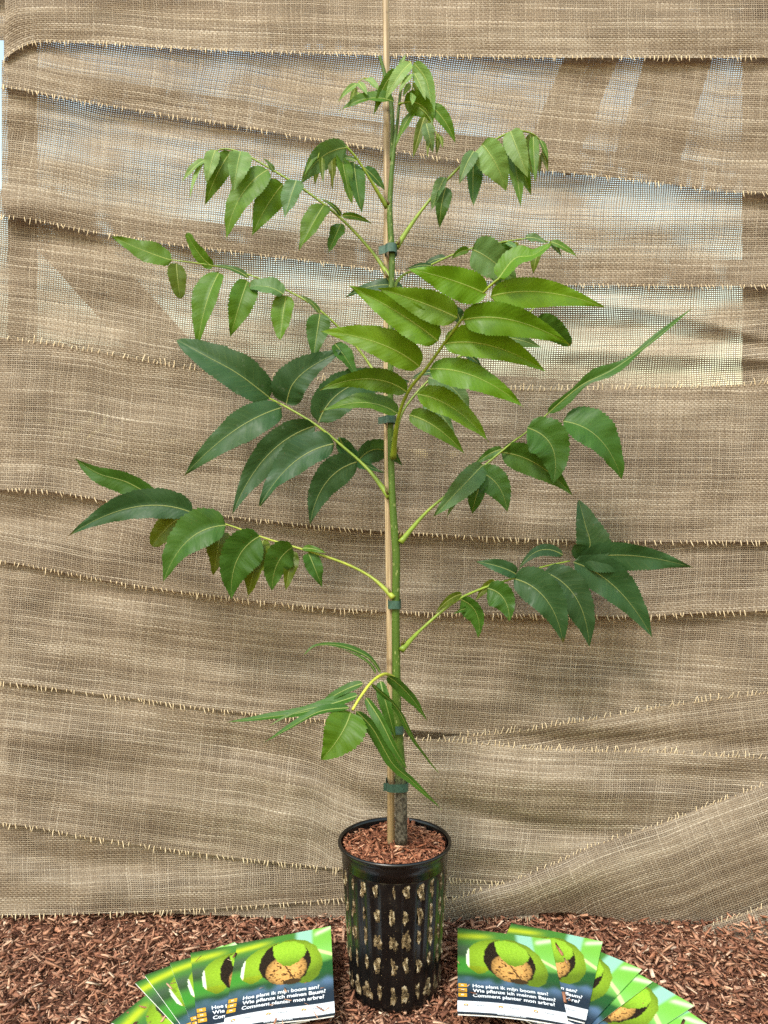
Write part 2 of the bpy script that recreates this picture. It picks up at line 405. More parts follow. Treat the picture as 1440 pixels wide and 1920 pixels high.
E8 = poly([(0, 1545), (60, 1550), (150, 1568), (250, 1582), (350, 1598), (450, 1610), (560, 1622), (640, 1630), (840, 1648), (940, 1655), (1440, 1680)])
E9 = poly([(0, 1716), (100, 1715), (300, 1709), (400, 1704), (500, 1697), (580, 1691), (640, 1686), (720, 1682), (1000, 1682)])
EM = poly([(0, 1712), (300, 1712), (450, 1718), (550, 1722), (640, 1723), (1000, 1722)])
EK = poly([(700, 1712), (860, 1682), (900, 1669), (960, 1652), (1050, 1615), (1100, 1590), (1180, 1562), (1250, 1540), (1320, 1512), (1380, 1490), (1440, 1468)])
EKb = poly([(700, 1732), (835, 1729), (900, 1722), (1000, 1713), (1060, 1710), (1120, 1717), (1170, 1727), (1230, 1734), (1280, 1735), (1330, 1730), (1440, 1722)])
EL = poly([(1300, 1745), (1330, 1733), (1380, 1717), (1440, 1696)])
c_ = lambda v: (lambda x: np.zeros_like(x)+v)
# folds of the cloth: ridge lines (+ towards the viewer) in photo pixels: points, width, height in mm
RIDGES = [([(0, 300), (700, 330)], 34, 7), ([(-50, 375), (760, 440)], 30, 9), ([(700, 430), (1500, 405)], 30, 10), ([(850, 365), (1300, 395)], 22, -7),
          ([(850, 560), (1150, 572), (1380, 622), (1500, 650)], 16, 19), ([(800, 612), (1200, 600), (1440, 640)], 20, -18), ([(850, 645), (1200, 665), (1500, 672)], 15, 15), ([(1100, 692), (1500, 692)], 13, -9),
          ([(0, 610), (420, 690)], 22, 8), ([(0, 560), (500, 600)], 26, -5), ([(-50, 780), (700, 870)], 40, 6), ([(-50, 860), (650, 930)], 26, -5), ([(700, 800), (1500, 840)], 44, 5), ([(700, 930), (1500, 950)], 30, -5),
          ([(-50, 965), (140, 975)], 16, -9), ([(-50, 1150), (700, 1190)], 40, 5), ([(700, 1200), (1500, 1240)], 36, -4),
          ([(-50, 1360), (350, 1400), (760, 1500)], 30, 8), ([(330, 1385), (560, 1430), (760, 1540)], 30, -19), ([(760, 1440), (1250, 1490)], 34, 15), ([(800, 1505), (1000, 1550), (1200, 1570)], 22, -18), ([(740, 1585), (1050, 1600)], 22, 9),
          ([(-50, 1450), (650, 1560)], 34, 7), ([(950, 1385), (1500, 1400)], 16, -10), ([(950, 1365), (1500, 1350)], 24, 9), ([(1100, 1470), (1500, 1450)], 22, -9),
          ([(-60, 1575), (110, 1612), (350, 1628)], 24, -12), ([(-50, 1655), (300, 1672), (640, 1655)], 26, 9), ([(-50, 135), (760, 190), (1500, 240)], 40, 5), ([(-50, 240), (760, 320), (1500, 400)], 18, -5),
          ([(-50, 30), (1500, 60)], 40, 5)]
RP = [(poly(p), p[0][0], p[-1][0], w, h*.001) for p, w, h in RIDGES]
def sst(a, b, x): t = np.clip((x-a)/(b-a), 0, 1); return t*t*(3-2*t)
def fold(x, y):
    f = np.zeros_like(x)
    for fn, x0, x1, w, h in RP:
        win = sst(x0-60, x0+120, x)*(1-sst(x1-120, x1+60, x)) if x0 > 0 or x1 < 1440 else 1.0
        f += h*np.exp(-((y-fn(x))/w)**2)*win
    f += .0030*np.sin(y*.036+x*.006+np.sin(x*.004)*2)+.0012*np.sin(y*.07-x*.011+np.cos(x*.007+1))+.0003*np.sin(y*.15+x*.03+2*np.sin(x*.013))
    f += .0016*np.sin(x*.05+y*.012)*np.sin(y*.021+1.3)
    return f
YB = .205
seedc = [0]
def burlap(label, top, bot, fwd, vref='bot', x0=-40, x1=1480, up=None, down=None, yb=YB, fold_k=1.0, wrap=None, name='burlap_strip', gr='overlapping burlap strips of the screen', step=6):
    seedc[0] += 1
    xs = np.arange(x0, x1+1, step, dtype=float); nv = 0
    hh = np.max(bot(xs)-top(xs)); nv = max(5, int(hh/6))
    t = np.linspace(0, 1, nv+1)
    X, T = np.meshgrid(xs, t)
    Yp = top(X)*(1-T)+bot(X)*T
    f = fwd(X, T) + fold_k*fold(X, Yp)
    dep = yb-f
    Xr = X.copy()
    if wrap is not None:                     # the cloth turns round the post and runs back
        over = np.clip(wrap-X, 0, None); Xr = np.maximum(X, wrap); dep = dep+over*.0012
    d = dep+D0
    co = np.stack([(Xr-720)/FPX*d, dep, CH-(Yp-960)/FPX*d], -1)
    nr, nc = X.shape
    idx = np.arange(nr*nc).reshape(nr, nc)
    F = np.stack([idx[:-1, :-1], idx[1:, :-1], idx[1:, 1:], idx[:-1, 1:]], -1).reshape(-1, 4)
    ref = bot if vref == 'bot' else top
    sl = np.gradient(ref(xs), xs)[None, :]
    cu = (X-720)/FPX*1.4*np.sqrt(1+np.mean(sl)**2) + (Yp-ref(X))*np.mean(sl)/FPX*1.4
    cv = (Yp-ref(X))/FPX*1.4/np.sqrt(1+sl**2)
    par = empty(name, (0, yb, 0)); tag(par, label, 'burlap', gr)
    inv = Matrix.Translation((0, -yb, 0))
    o = mesh_obj('cloth', co.reshape(-1, 3), F, M['burlap'], par, True); o.matrix_parent_inverse = inv
    fattr(o.data, 'cu', cu.ravel()+seedc[0]*2.37); fattr(o.data, 'cv', cv.ravel()+seedc[0]*.731); fattr(o.data, 'cs', np.full(cu.size, seedc[0]*4.3)); fattr(o.data, 'cd', np.zeros(cu.size))
    for rng_x, row, sg in ((up, 0, -1), (down, nr-1, 1)):
        if rng_x is None: continue
        vs, fs = [], []
        x = rng_x[0]
        while x < rng_x[1]:
            x += random.choice((random.uniform(5, 8), random.uniform(7, 13), random.uniform(6, 9), random.uniform(8, 22)))
            ci = (x-x0)/step; i0 = int(ci)
            if i0 < 0 or i0 >= nc-1: continue
            fr_ = ci-i0
            rinner = row-sg if 0 <= row-sg < nr else row
            A = co[rinner, i0]*(1-fr_)+co[rinner, i0+1]*fr_
            Bv = co[row, i0]*(1-fr_)+co[row, i0+1]*fr_
            Ln = random.uniform(.005, .014); wd = random.uniform(.0008, .0013); lean = random.uniform(-.35, .35)+.12; out = random.uniform(.0, .4)
            dirv = Vector((lean, -out, -sg)).normalized(); crl = random.uniform(-.5, .5)
            pts = []
            p = Vector(Bv)+Vector((0, -.0012, .003*sg)); d_ = dirv.copy()
            for s in range(4):
                pts.append(p.copy()); p = p+d_*(Ln/3); d_ = (d_+Vector((crl*.35, random.uniform(-.1, .2), 0))).normalized()
            b = len(vs)
            for k, q in enumerate(pts):
                w_ = wd*(1-.12*k)
                for a in (90, 210, 330): vs.append(q+Vector((math.cos(R(a))*w_, math.sin(R(a))*w_, 0)))
            for k in range(3):
                for a in range(3): fs.append((b+k*3+a, b+k*3+(a+1) % 3, b+k*3+3+(a+1) % 3, b+k*3+3+a))
            fs.append((b+9, b+10, b+11))
        if vs:
            q = mesh_obj('frayed_edge', vs, fs, M['fringe'], par, True); q.matrix_parent_inverse = inv; q['kind'] = 'stuff'
    return par
lean = lambda a, b: (lambda X, T: a+(b-a)*T**1.5)
FW = (-100, 1500)
burlap('topmost burlap strip, frayed lower edge above the tip of the sapling', c_(-70), E1, lean(.004, .016), down=FW, wrap=9)
burlap('second burlap strip from the top, lower edge sloping down to the right', lambda x: E1(x)-45, E2, lean(.0, .017), down=FW, wrap=7)
burlap('third burlap strip from the top with bright light showing through its weave', lambda x: E2(x)-50, E3, lean(-.001, .015), down=FW, wrap=3)
burlap('fourth burlap strip from the top, deeply creased at its right end', lambda x: E3(x)-50, lambda x: E4(x)+30, lambda X, T: .003*T-.002, down=None)
burlap('broad burlap strip behind the middle leaves, frayed along both edges', E4, E5, lambda X, T: .008+.012*T**1.5, up=FW, down=FW)
burlap('narrow burlap strip below the middle of the screen, behind the two low leaves', lambda x: E5(x)-45, E6, lean(.0, .015), down=FW)
burlap('wide burlap strip behind the lowest drooping leaf of the sapling', lambda x: E6(x)-45, E7, lambda X, T: -.001+(.012-.011*sst(560, 720, X))*T**1.5, down=(-100, 640))
burlap('wedge of burlap at the right edge with its frayed edge slanting upwards', EI, lambda x: EH(x)+40, lambda X, T: .007-.002*T, 'top', x0=830, up=(850, 1500))
burlap('large rumpled burlap strip directly behind the pot rim', EH, E8, lambda X, T: (.001+.013*sst(600, 720, X))*(1-T)+.016*T, 'top', up=(700, 1500), down=(-100, 1010))
burlap('low burlap strip left of the pot, just above the mulch', lambda x: E8(x)-45, E9, lean(.001, .016), x1=1010, down=(-100, 1000))
burlap('thin tucked sliver of burlap touching the mulch left of the pot', lambda x: E9(x)-35, EM, lean(.003, .011), x0=230, x1=1010, down=(430, 1000), fold_k=.3)
burlap('big burlap fold sweeping up to the right from behind the pot', EK, EKb, lambda X, T: .020+.030*np.sin(np.pi*np.clip(T, 0, 1)**.8)*sst(780, 1100, X)-.006*T, 'top', x0=790, up=(840, 1500), fold_k=.45)
burlap('small corner of burlap lying on the mulch at the right edge', EL, lambda x: EL(x)+150, lambda X, T: .035+.07*T, 'top', x0=1318, up=(1320, 1500), fold_k=.2)
# windings round the back of the frame
def backing(label, pts, yb):
    (ax, ay), (bx, by), w = pts
    n_ = 40; va = np.linspace(0, 1, n_+1); vb = np.linspace(-.5, .5, 13)
    L_ = math.hypot(bx-ax, by-ay); nx, ny = -(by-ay)/L_, (bx-ax)/L_
    A, B = np.meshgrid(va, vb)
    X = ax+(bx-ax)*A+nx*w*B; Y_ = ay+(by-ay)*A+ny*w*B
    dep = yb+.008*np.sin(A*9+B*5)+.006*np.sin(B*14+A*3); d = dep+D0
    co = np.stack([(X-720)/FPX*d, dep, np.maximum(CH-(Y_-960)/FPX*d, .004)], -1).reshape(-1, 3)
    idx = np.arange(A.size).reshape(A.shape)
    F = np.stack([idx[:-1, :-1], idx[1:, :-1], idx[1:, 1:], idx[:-1, 1:]], -1).reshape(-1, 4)
    o = mesh_obj('burlap_backing', co, F, M['burlap'], None, True); seedc[0] += 1
    fattr(o.data, 'cu', (A*L_/FPX*1.5).ravel()+seedc[0]); fattr(o.data, 'cv', (B*w/FPX*1.5).ravel()+seedc[0]*.33); fattr(o.data, 'cs', np.full(A.size, seedc[0]*2.2)); fattr(o.data, 'cd', np.full(A.size, .14))
    tag(o, label, 'burlap')
backing('burlap wound round the back of the frame, darkening the lower half of the screen', ((-60, 1146), (1500, 1262), 1030), .315)
backing('second burlap winding behind the lower half of the screen', ((-60, 1320), (1500, 1300), 900), .335)
backing('burlap winding behind the top strip of the screen', ((-60, 0), (1500, 20), 150), .315)
backing('steep burlap winding behind the upper right of the screen', ((1125, 70), (1025, 312), 95), .262)
backing('second steep winding behind the upper right of the screen near the post', ((1285, 70), (1205, 325), 120), .268)
backing('slanting burlap winding behind the left side of the screen', ((60, 380), (400, 760), 100), .31)
# ------------------------------------------------------------------ tubes
def tube(name, pts, rad, mat, parent=None, seg=8, sub=6, attr=None):
    """smooth tube through pts (Vectors) with radii"""
    n_ = len(pts); Q, RR = [], []
    for i in range(n_-1):
        p0, p1, p2, p3 = pts[max(i-1, 0)], pts[i], pts[i+1], pts[min(i+2, n_-1)]
        for s in range(sub):
            t = s/sub
            Q.append(.5*((2*p1)+(p2-p0)*t+(2*p0-5*p1+4*p2-p3)*t*t+(3*p1-p0-3*p2+p3)*t**3)); RR.append(rad[i]*(1-t)+rad[i+1]*t)
    Q.append(pts[-1]); RR.append(rad[-1])
    vs, fs = [], []; up = Vector((.3, -1, .2))
    for i, q in enumerate(Q):
        T = (Q[min(i+1, len(Q)-1)]-Q[max(i-1, 0)]).normalized()
        A = T.cross(up).normalized(); B = T.cross(A)
        for k in range(seg):
            a = 2*math.pi*k/seg; vs.append(q+(A*math.cos(a)+B*math.sin(a))*RR[i])
    for i in range(len(Q)-1):
        for k in range(seg): fs.append((i*seg+k, i*seg+(k+1) % seg, (i+1)*seg+(k+1) % seg, (i+1)*seg+k))
    fs.append(tuple(range(seg))[::-1]); fs.append(tuple(range((len(Q)-1)*seg, len(Q)*seg)))
    return mesh_obj(name, vs, fs, mat, parent, True), Q
PX = D0/FPX                                  # metres per photo pixel at the pot

# ------------------------------------------------------------------ pot
PC = P(740, 1573, 0); POTX = PC.x; RIMZ = PC.z
pot = empty('plant_pot', (POTX, 0, 0)); tag(pot, 'black slotted plastic pot crusted with roots, standing in the mulch', 'pot')
def lathe(name, prof, seg, mat, parent, flute=None):
    vs, fs = [], []
    for (r, zz) in prof:
        for k in range(seg):
            a = 2*math.pi*k/seg; rr = r*(flute(a, zz) if flute else 1)
            vs.append((rr*math.sin(a), -rr*math.cos(a), zz))
    for i in range(len(prof)-1):
        for k in range(seg): fs.append((i*seg+k, i*seg+(k+1) % seg, (i+1)*seg+(k+1) % seg, (i+1)*seg+k))
    return mesh_obj(name, vs, fs, mat, parent, True)
NCOL = 22
def flute(a, zz):
    s = math.sin(a*NCOL+.3); s = max(-1, min(1, s*2.2))
    k = 1 if zz < .186 else max(0, 1-(zz-.186)/.006)
    return 1+.013*s*k
rb = lambda zz: .0685+(.0815-.0685)*zz/.2
lathe('body', [(.02, -.004), (.066, -.004)]+[(rb(zz), zz) for zz in np.linspace(.0, .196, 40)]+[(rb(.196)-.002, .197), (rb(.196)-.003, .19)], 220, M['pot'], pot, flute)
lathe('rim', [(.0805, .1945), (.0822, .1940), (.0833, .214), (.0836, .2175), (.0868, .2185), (.0885, .2205), (.0888, .2228), (.0878, .2247), (.086, .2252), (.0838, .2240), (.0826, .221), (.081, .195)], 120, M['pot'], pot)
lathe('wall_lining', [(.079, .19), (.081, .222)], 80, M['pot'], pot)
def crust(r2, w, h):
    nu, nv = 7, 13; vs, fs, ed = [], [], []
    ph = r2.uniform(0, 6, 6)
    for j in range(nv):
        for i in range(nu):
            u, v = i/(nu-1)*2-1, j/(nv-1)*2-1
            e = max(abs(u), abs(v)); ang = math.atan2(v, u)
            k = 1-.25*(abs(u*v))**1.2 + .13*math.sin(3*ang+ph[0])+.11*math.sin(5*ang+ph[1])+.09*math.sin(8*ang+ph[2])+r2.uniform(-.07, .07)
            bul = (1-e**3)
            ring = math.exp(-((e-.62-.15*math.sin(2*ang+ph[3]))/.32)**2)*(.55+.45*math.sin(ang*2+ph[4]))*r2.uniform(.5, 1.1)
            vs.append((u*k*w/2, -(-.0012+.0009*bul+.0010*ring+r2.uniform(-.0007, .0010)*(e < .95)), v*k*h/2)); ed.append(ring)
    for j in range(nv-1):
        for i in range(nu-1): fs.append((j*nu+i, j*nu+i+1, (j+1)*nu+i+1, (j+1)*nu+i))
    o = mesh_obj('root_slot', vs, fs, M['crust'], None, True, link=False); fattr(o.data, 'edge', ed); me = o.data; bpy.data.objects.remove(o); return me
r2 = np.random.default_rng(5)
cr_n = [crust(r2, .0105, .028) for _ in range(5)]; cr_w = [crust(r2, .0165, .030) for _ in range(3)]; cr_s = [crust(r2, .006, .019) for _ in range(2)]
angs = [-67, -52, -35.5, -20, -2.5, 11, 28, 43, 59, 76, 92, 108, 124, 140, 156, 172, 188, 204, 220, 236, 252, 268, 280]
for ri, zz in enumerate((.180, .143, .106, .068, .026)):
    for ai, a in enumerate(angs):
        jit = random.uniform(-1.5, 1.5)
        src = cr_n
        if ri == 2 and ai in (3, 4, 5): src = cr_w
        if ri == 4: src = cr_w if (ai*7 % 3) else cr_n
        if ri == 0 and ai in (1, 4): src = cr_s
        if ri == 1 and ai == 2: src = cr_s
        o = share('root_slot', random.choice(src), pot)
        rr = rb(zz)*1.012; t = R(a+jit)
        o.location = (rr*math.sin(t), -rr*math.cos(t), zz+random.uniform(-.003, .003))
        o.rotation_euler = (R(-3.5), random.uniform(-.08, .08), t); o.scale = (random.uniform(.6, 1.15), 1, random.uniform(.7, 1.12))
# mulch filling the pot
n = 2600
a = rng.uniform(0, 2*math.pi, n); rr = .0795*np.sqrt(rng.random(n))
xy = np.stack([POTX+rr*np.cos(a), rr*np.sin(a)], 1)
V, F, C = chip_arrays(n, xy, .2145+.003*np.sin(xy[:, 0]*60)+rng.uniform(-.004, .006, n), .004, .017, rng)
rad = np.hypot(V[:, 0]-POTX, V[:, 1]); k = np.minimum(1, .0808/np.maximum(rad, 1e-6)); V[:, 0] = POTX+(V[:, 0]-POTX)*k; V[:, 1] *= k
C = C*np.array([1.0, .82, .72])
pm = tag(soup('pot_mulch', V, F, C, M['chip']), 'dark red bark chips filling the top of the black pot', 'mulch', kind='stuff')
cap = lathe('soil_bed', [(.0005, .212), (.080, .211)], 60, M['ground'], pm); cap.location = (POTX, 0, 0)

# ------------------------------------------------------------------ bamboo stake
sb, stp = P(733, 1590, .004), P(722, -40, .010)
nodes = [-.02, .128, .345, .560, .790, .905]
N_ = 260; vs, fs, nd = [], [], []
for i in range(N_+1):
    t = i/N_; c = sb.lerp(stp, t); py = 1590-1630*t
    r = (7.2-.9*t)*PX; m_ = 0
    for ny in (203, 560, 915, 1237, 1420):
        dd = abs(py-ny); r += .9*PX*math.exp(-(dd/5)**2); m_ = max(m_, math.exp(-((py-ny-6)/5)**2))
    c = c+Vector((.0012*math.sin(t*9), 0, 0))
    for k in range(12):
        a = 2*math.pi*k/12; vs.append((c.x+r*math.cos(a), c.y+r*math.sin(a), c.z)); nd.append(m_)
for i in range(N_):
    for k in range(12): fs.append((i*12+k, i*12+(k+1) % 12, (i+1)*12+(k+1) % 12, (i+1)*12+k))
fs.append(tuple(range(N_*12, N_*12+12)))
st = mesh_obj('bamboo_stake', vs, fs, M['bamboo'], None, True); fattr(st.data, 'node', nd)
tag(st, 'straight tan bamboo cane pushed into the pot beside the sapling', 'stake')

# ------------------------------------------------------------------ sapling
sap = empty('sapling', (P(752, 1572).x, -.006, .21))
tag(sap, 'young green sapling with feathery compound leaves growing in the black pot', 'sapling')
INV = Matrix.Translation((-sap.location.x, -sap.location.y, -sap.location.z))
def adopt(o): o.parent = sap; o.matrix_parent_inverse = INV; return o
SY = -.012
path = [(752, 1580, 12), (752, 1480, 11), (748, 1400, 9.5), (744, 1330, 8.5), (743, 1250, 7.8), (742, 1150, 7.4), (743, 1050, 7.4), (740, 1000, 7.2), (736, 940, 6.5), (733, 850, 6), (732, 750, 5.6), (733, 650, 5.5), (734, 540, 5.6), (735, 480, 5.8), (731, 400, 5.4), (734, 330, 4.4), (740, 270, 3.4), (745, 230, 3), (750, 180, 2.5), (757, 140, 2), (769, 115, 1.6)]
o, _ = tube('stem', [P(x, y, SY) for x, y, r in path], [r*PX for x, y, r in path], M['stem'], None, 12); adopt(o)
o, _ = tube('shoot', [P(x, y, .0) for x, y in ((733, 300), (736, 240), (733, 190), (725, 160), (719, 130), (712, 106))], [q*PX for q in (2.5, 4.2, 4.5, 4.2, 3.4, 2.6)], M['stem'], None, 8); adopt(o)

LC = dict(d=lin(48, 82, 44), g=lin(74, 110, 20), y=lin(88, 127, 14), p=lin(114, 146, 78), o=lin(82, 100, 18), b=lin(82, 114, 64), m=lin(58, 96, 28))
def leaflet(bx, by, tx, ty, w, col='g', Yb=0.0, dY=None, tilt=None, via=None, bend=None, cup=None, parent=None, trunc=0, twist=None, bumpy=0):
    rr = random.Random(int(bx*7+by*13+tx*17+ty*29))
    Lp = math.hypot(tx-bx, ty-by)
    if dY is None: dY = rr.uniform(-.022, .012)
    if tilt is None: tilt = rr.uniform(-34, 34)
    if cup is None: cup = rr.uniform(.18, .58)
    if via is None:
        ux, uy = (tx-bx)/Lp, (ty-by)/Lp
        nx, ny = -uy, ux
        if ny > 0: nx, ny = -nx, -ny                      # perpendicular that points up in the picture
        if bend is None: bend = .09*abs(ux)+rr.uniform(-.035, .035)
        ctrl = [(bx, by), (bx+(tx-bx)*.45+nx*bend*Lp, by+(ty-by)*.45+ny*bend*Lp), (tx, ty)]
    else: ctrl = [(bx, by)]+list(via)+[(tx, ty)]
    arch = rr.uniform(-.012, .004)*Lp/100
    pts = []
    for i, (x, y) in enumerate(ctrl):
        t = i/(len(ctrl)-1); pts.append(P(x, y, Yb+dY*t+arch*4*t*(1-t)))
    # dense midrib
    NT_ = 66; Q = []
    n_ = len(pts)-1
    for i in range(NT_+1):
        t = i/NT_
        if n_ == 2: q = pts[0]*(1-t)**2+(2*pts[1]-.5*(pts[0]+pts[2]))*2*t*(1-t)+pts[2]*t*t
        else:
            s = t*n_; k = min(int(s), n_-1); f = s-k
            p0, p1, p2, p3 = pts[max(k-1, 0)], pts[k], pts[k+1], pts[min(k+2, n_)]
            q = .5*((2*p1)+(p2-p0)*f+(2*p0-5*p1+4*p2-p3)*f*f+(3*p1-p0-3*p2+p3)*f**3)
        Q.append(q)
    Wm = .92*w*(D0+Yb)/FPX*.5/max(.35, math.cos(R(abs(tilt))*.8))
    view = Vector((0, 1, 0)); NU = 8
    vs, ac, al, un, ln = [], [], [], [], []
    tw = rr.uniform(-14, 14) if twist is None else twist; teeth = max(9, int(Lp/6.5)); ph1, ph2 = rr.uniform(0, 6), rr.uniform(0, 6); rf = rr.uniform(.04, .15); asym = rr.uniform(-.12, .12)
    acc = 0.0
    mx = (.5/1.55)**.5*(1.05/1.55)**1.05*.98
    for i, q in enumerate(Q):
        t = i/NT_
        if i: acc += (q-Q[i-1]).length
        T = (Q[min(i+1, NT_)]-Q[max(i-1, 0)]).normalized()
        S = T.cross(view)
        if S.length < 1e-4: S = Vector((1, 0, 0))
        S.normalize(); S = Matrix.Rotation(R(tilt+tw*t), 3, T) @ S
        Nn = S.cross(T).normalized()
        if Nn.y > 0: Nn = -Nn
        tt = t*(1-trunc); f = (max(tt, 0)**.5)*((1-tt)**1.05)/mx
        if trunc and t > .9: f *= math.sqrt(max(0, 1-((t-.9)/.1)**2))*.9+.1*(1-(t-.9)/.1)
        if t < .035: f *= t/.035*.8+.2
        for k in range(NU+1):
            u = k/NU*2-1
            hw = Wm*f*(1+asym*(1 if u > 0 else -1))*(1+bumpy*math.sin(t*15+(1.8 if u > 0 else 0)))
            if abs(u) == 1:
                sw = (t*teeth) % 1.0; hw *= 1+.12*(sw-.5)
            x_ = u*hw
            z_ = cup*abs(x_)*(1-.35*abs(u)) + rf*Wm*abs(u)**1.5*math.sin(t*13+ph1+(2 if u > 0 else 0))+.03*Wm*math.sin(t*34+ph2-3*abs(u))*abs(u)
            vs.append(q+S*x_+Nn*z_); ac.append(x_); al.append(t); un.append(u); ln.append(acc)
    fs = []
    for i in range(NT_):
        for k in range(NU):
            a_ = i*(NU+1)+k; fs.append((a_, a_+1, a_+NU+2, a_+NU+1))
    o = mesh_obj('leaflet', vs, fs, M['leaf'], None, True)
    fattr(o.data, 'across', ac); fattr(o.data, 'along', al); fattr(o.data, 'un', un); fattr(o.data, 'alen', ln)
    c = LC[col]; j = rr.uniform(.88, 1.14); jr = rr.uniform(.92, 1.1)
    o.color = (c[0]*j*jr, c[1]*j, c[2]*j, 1.0 if col in 'db' else .25)
    o.parent = parent                       # the stalk sits at the world origin
    return o
def compound(name_lbl, rach, r0, r1, leaflets, col=lin(112, 134, 44), seg=8):
    pts = [P(x, y, Y) for x, y, Y in rach]; n_ = len(pts)
    rad = [(r0+(r1-r0)*i/(n_-1))*PX for i in range(n_)]
    rad[0] *= 1.9; rad = [rad[0]]+rad[1:]
    o, Q = tube('leaf_stalk', pts, rad, M['stalk'], None, seg); adopt(o); o.color = (*col, 1)
    if name_lbl: o['label'] = name_lbl
    def nearY(x, y):
        best = min(Q, key=lambda q: ((q.x*FPX/(q.y+D0)+720-x)**2+((CH-q.z)*FPX/(q.y+D0)+960-y)**2)); return best.y
    for l in leaflets:
        kw = l[6] if len(l) > 6 else {}
        kw = dict(kw); off = kw.pop('off', 0.0)
        lf = leaflet(*l[:6], Yb=nearY(l[0], l[1])+off, parent=o, **kw)
B_, F_ = dict(off=.012), dict(off=-.008)
E_ = lambda t: dict(tilt=t)
# upper left, long arching leaf
compound(None, [(734, 526, -0.01), (700, 475, 0.0107), (645, 415, 0.0199), (590, 370, 0.0263), (530, 330, 0.0311), (455, 288, 0.0398), (415, 280, 0.0477), (386, 300, 0.06)], 3.2, 1.2, [
    (385, 300, 341, 342, 16, 'p'), (385, 300, 356, 372, 11, 'p'), (390, 300, 388, 346, 15, 'p'), (404, 281, 390, 340, 29, 'p', F_),
    (432, 286, 385, 384, 40, 'g', B_), (451, 284, 438, 358, 44, 'p', F_), (503, 318, 424, 449, 62, 'g', dict(bend=.12, tilt=10)), (513, 323, 494, 297, 11, 'b'),
    (531, 345, 473, 441, 52, 'g', B_), (556, 338, 534, 409, 44, 'b', F_), (607, 385, 561, 469, 48, 'g'), (640, 405, 598, 371, 9, 'm'), (641, 405, 698, 420, 13, 'g'), (640, 419, 615, 475, 36, 'm')])
# upper left, short drooping leaf
compound(None, [(726, 390, -.01), (690, 330, -.03), (665, 292, -.04), (640, 268, -.045), (620, 262, -.05), (603, 275, -.05), (596, 298, -.05)], 2.6, 1.0, [
    (650, 277, 564, 346, 46, 'b', dict(off=-.012, bend=.14)), (668, 302, 629, 297, 9, 'b'), (640, 285, 660, 384, 30, 'g', B_), (664, 305, 679, 402, 34, 'm', B_),
    (683, 315, 722, 357, 24, 'm', B_), (600, 290, 590, 348, 15, 'o', B_), (604, 295, 606, 342, 12, 'o'), (620, 286, 623, 354, 18, 'o', B_), (612, 268, 570, 332, 15, 'g', B_)])
# upper right arching leaf
compound(None, [(743, 464, -0.012), (790, 395, 0.0082), (850, 325, 0.0108), (900, 280, 0.0158), (955, 249, 0.0243), (990, 248, 0.0369), (1012, 263, 0.0487), (1019, 292, 0.06)], 3.0, 1.0, [
    (834, 332, 808, 397, 24, 'b', F_), (836, 351, 824, 428, 31, 'm'), (889, 283, 861, 345, 28, 'b', F_), (888, 300, 887, 388, 34, 'm', B_), (904, 271, 949, 358, 56, 'p', F_),
    (957, 246, 990, 333, 40, 'p', F_), (952, 255, 976, 388, 38, 'g', B_), (962, 270, 996, 367, 34, 'g', dict(off=.02)), (993, 250, 996, 335, 28, 'o', B_), (1000, 255, 1004, 342, 20, 'g'),
    (1012, 262, 1028, 302, 13, 'g'), (1016, 285, 1027, 322, 12, 'o'), (1012, 290, 1011, 332, 11, 'o')])
# middle left long leaf
compound(None, [(728, 735, 0.0), (703, 698, 0.0433), (660, 640, 0.0541), (600, 582, 0.0518), (545, 548, 0.0579), (480, 520, 0.0627), (410, 500, 0.0717), (319, 487, 0.08)], 2.8, 1.1, [
    (322, 488, 209, 443, 46, 'g', dict(bend=-.02, tilt=18)), (400, 500, 350, 437, 27, 'g', dict(via=[(375, 478)], trunc=.25)), (331, 494, 338, 560, 35, 'o', dict(trunc=.18)),
    (411, 511, 371, 649, 54, 'g', dict(bend=.05)), (466, 521, 398, 497, 13, 'm'), (464, 527, 432, 631, 52, 'g'), (531, 552, 467, 537, 38, 'b', dict(tilt=30, trunc=.2, off=-.01)), (537, 555, 526, 638, 45, 'g', dict(trunc=.1)),
    (600, 588, 587, 674, 47, 'm'), (600, 588, 561, 552, 11, 'b'), (628, 645, 669, 706, 38, 'm', dict(off=-.01))])
# dark leaf on the left
compound(None, [(730, 932, -0.01), (690, 880, 0.0219), (640, 835, 0.0342), (590, 795, 0.0419), (535, 762, 0.0569), (505, 747, 0.075)], 3.4, 1.6, [
    (506, 746, 330, 636, 74, 'd', dict(via=[(445, 700), (380, 664)], tilt=12)), (537, 757, 642, 656, 72, 'd', dict(via=[(548, 722), (580, 690)], tilt=-8)),
    (529, 764, 345, 892, 66, 'd', dict(bend=.07, tilt=8)), (597, 792, 770, 716, 78, 'd', dict(bend=.2, tilt=5, dY=.05)), (592, 798, 435, 965, 68, 'd', dict(bend=.12, tilt=-10)),
    (627, 832, 487, 949, 70, 'd', dict(bend=.12, tilt=10)), (670, 866, 581, 986, 64, 'd', dict(bend=.16, tilt=-14)), (673, 862, 754, 872, 46, 'd', dict(bend=.3, dY=.05)), (636, 820, 722, 886, 34, 'd', dict(bend=-.12, dY=.05))])
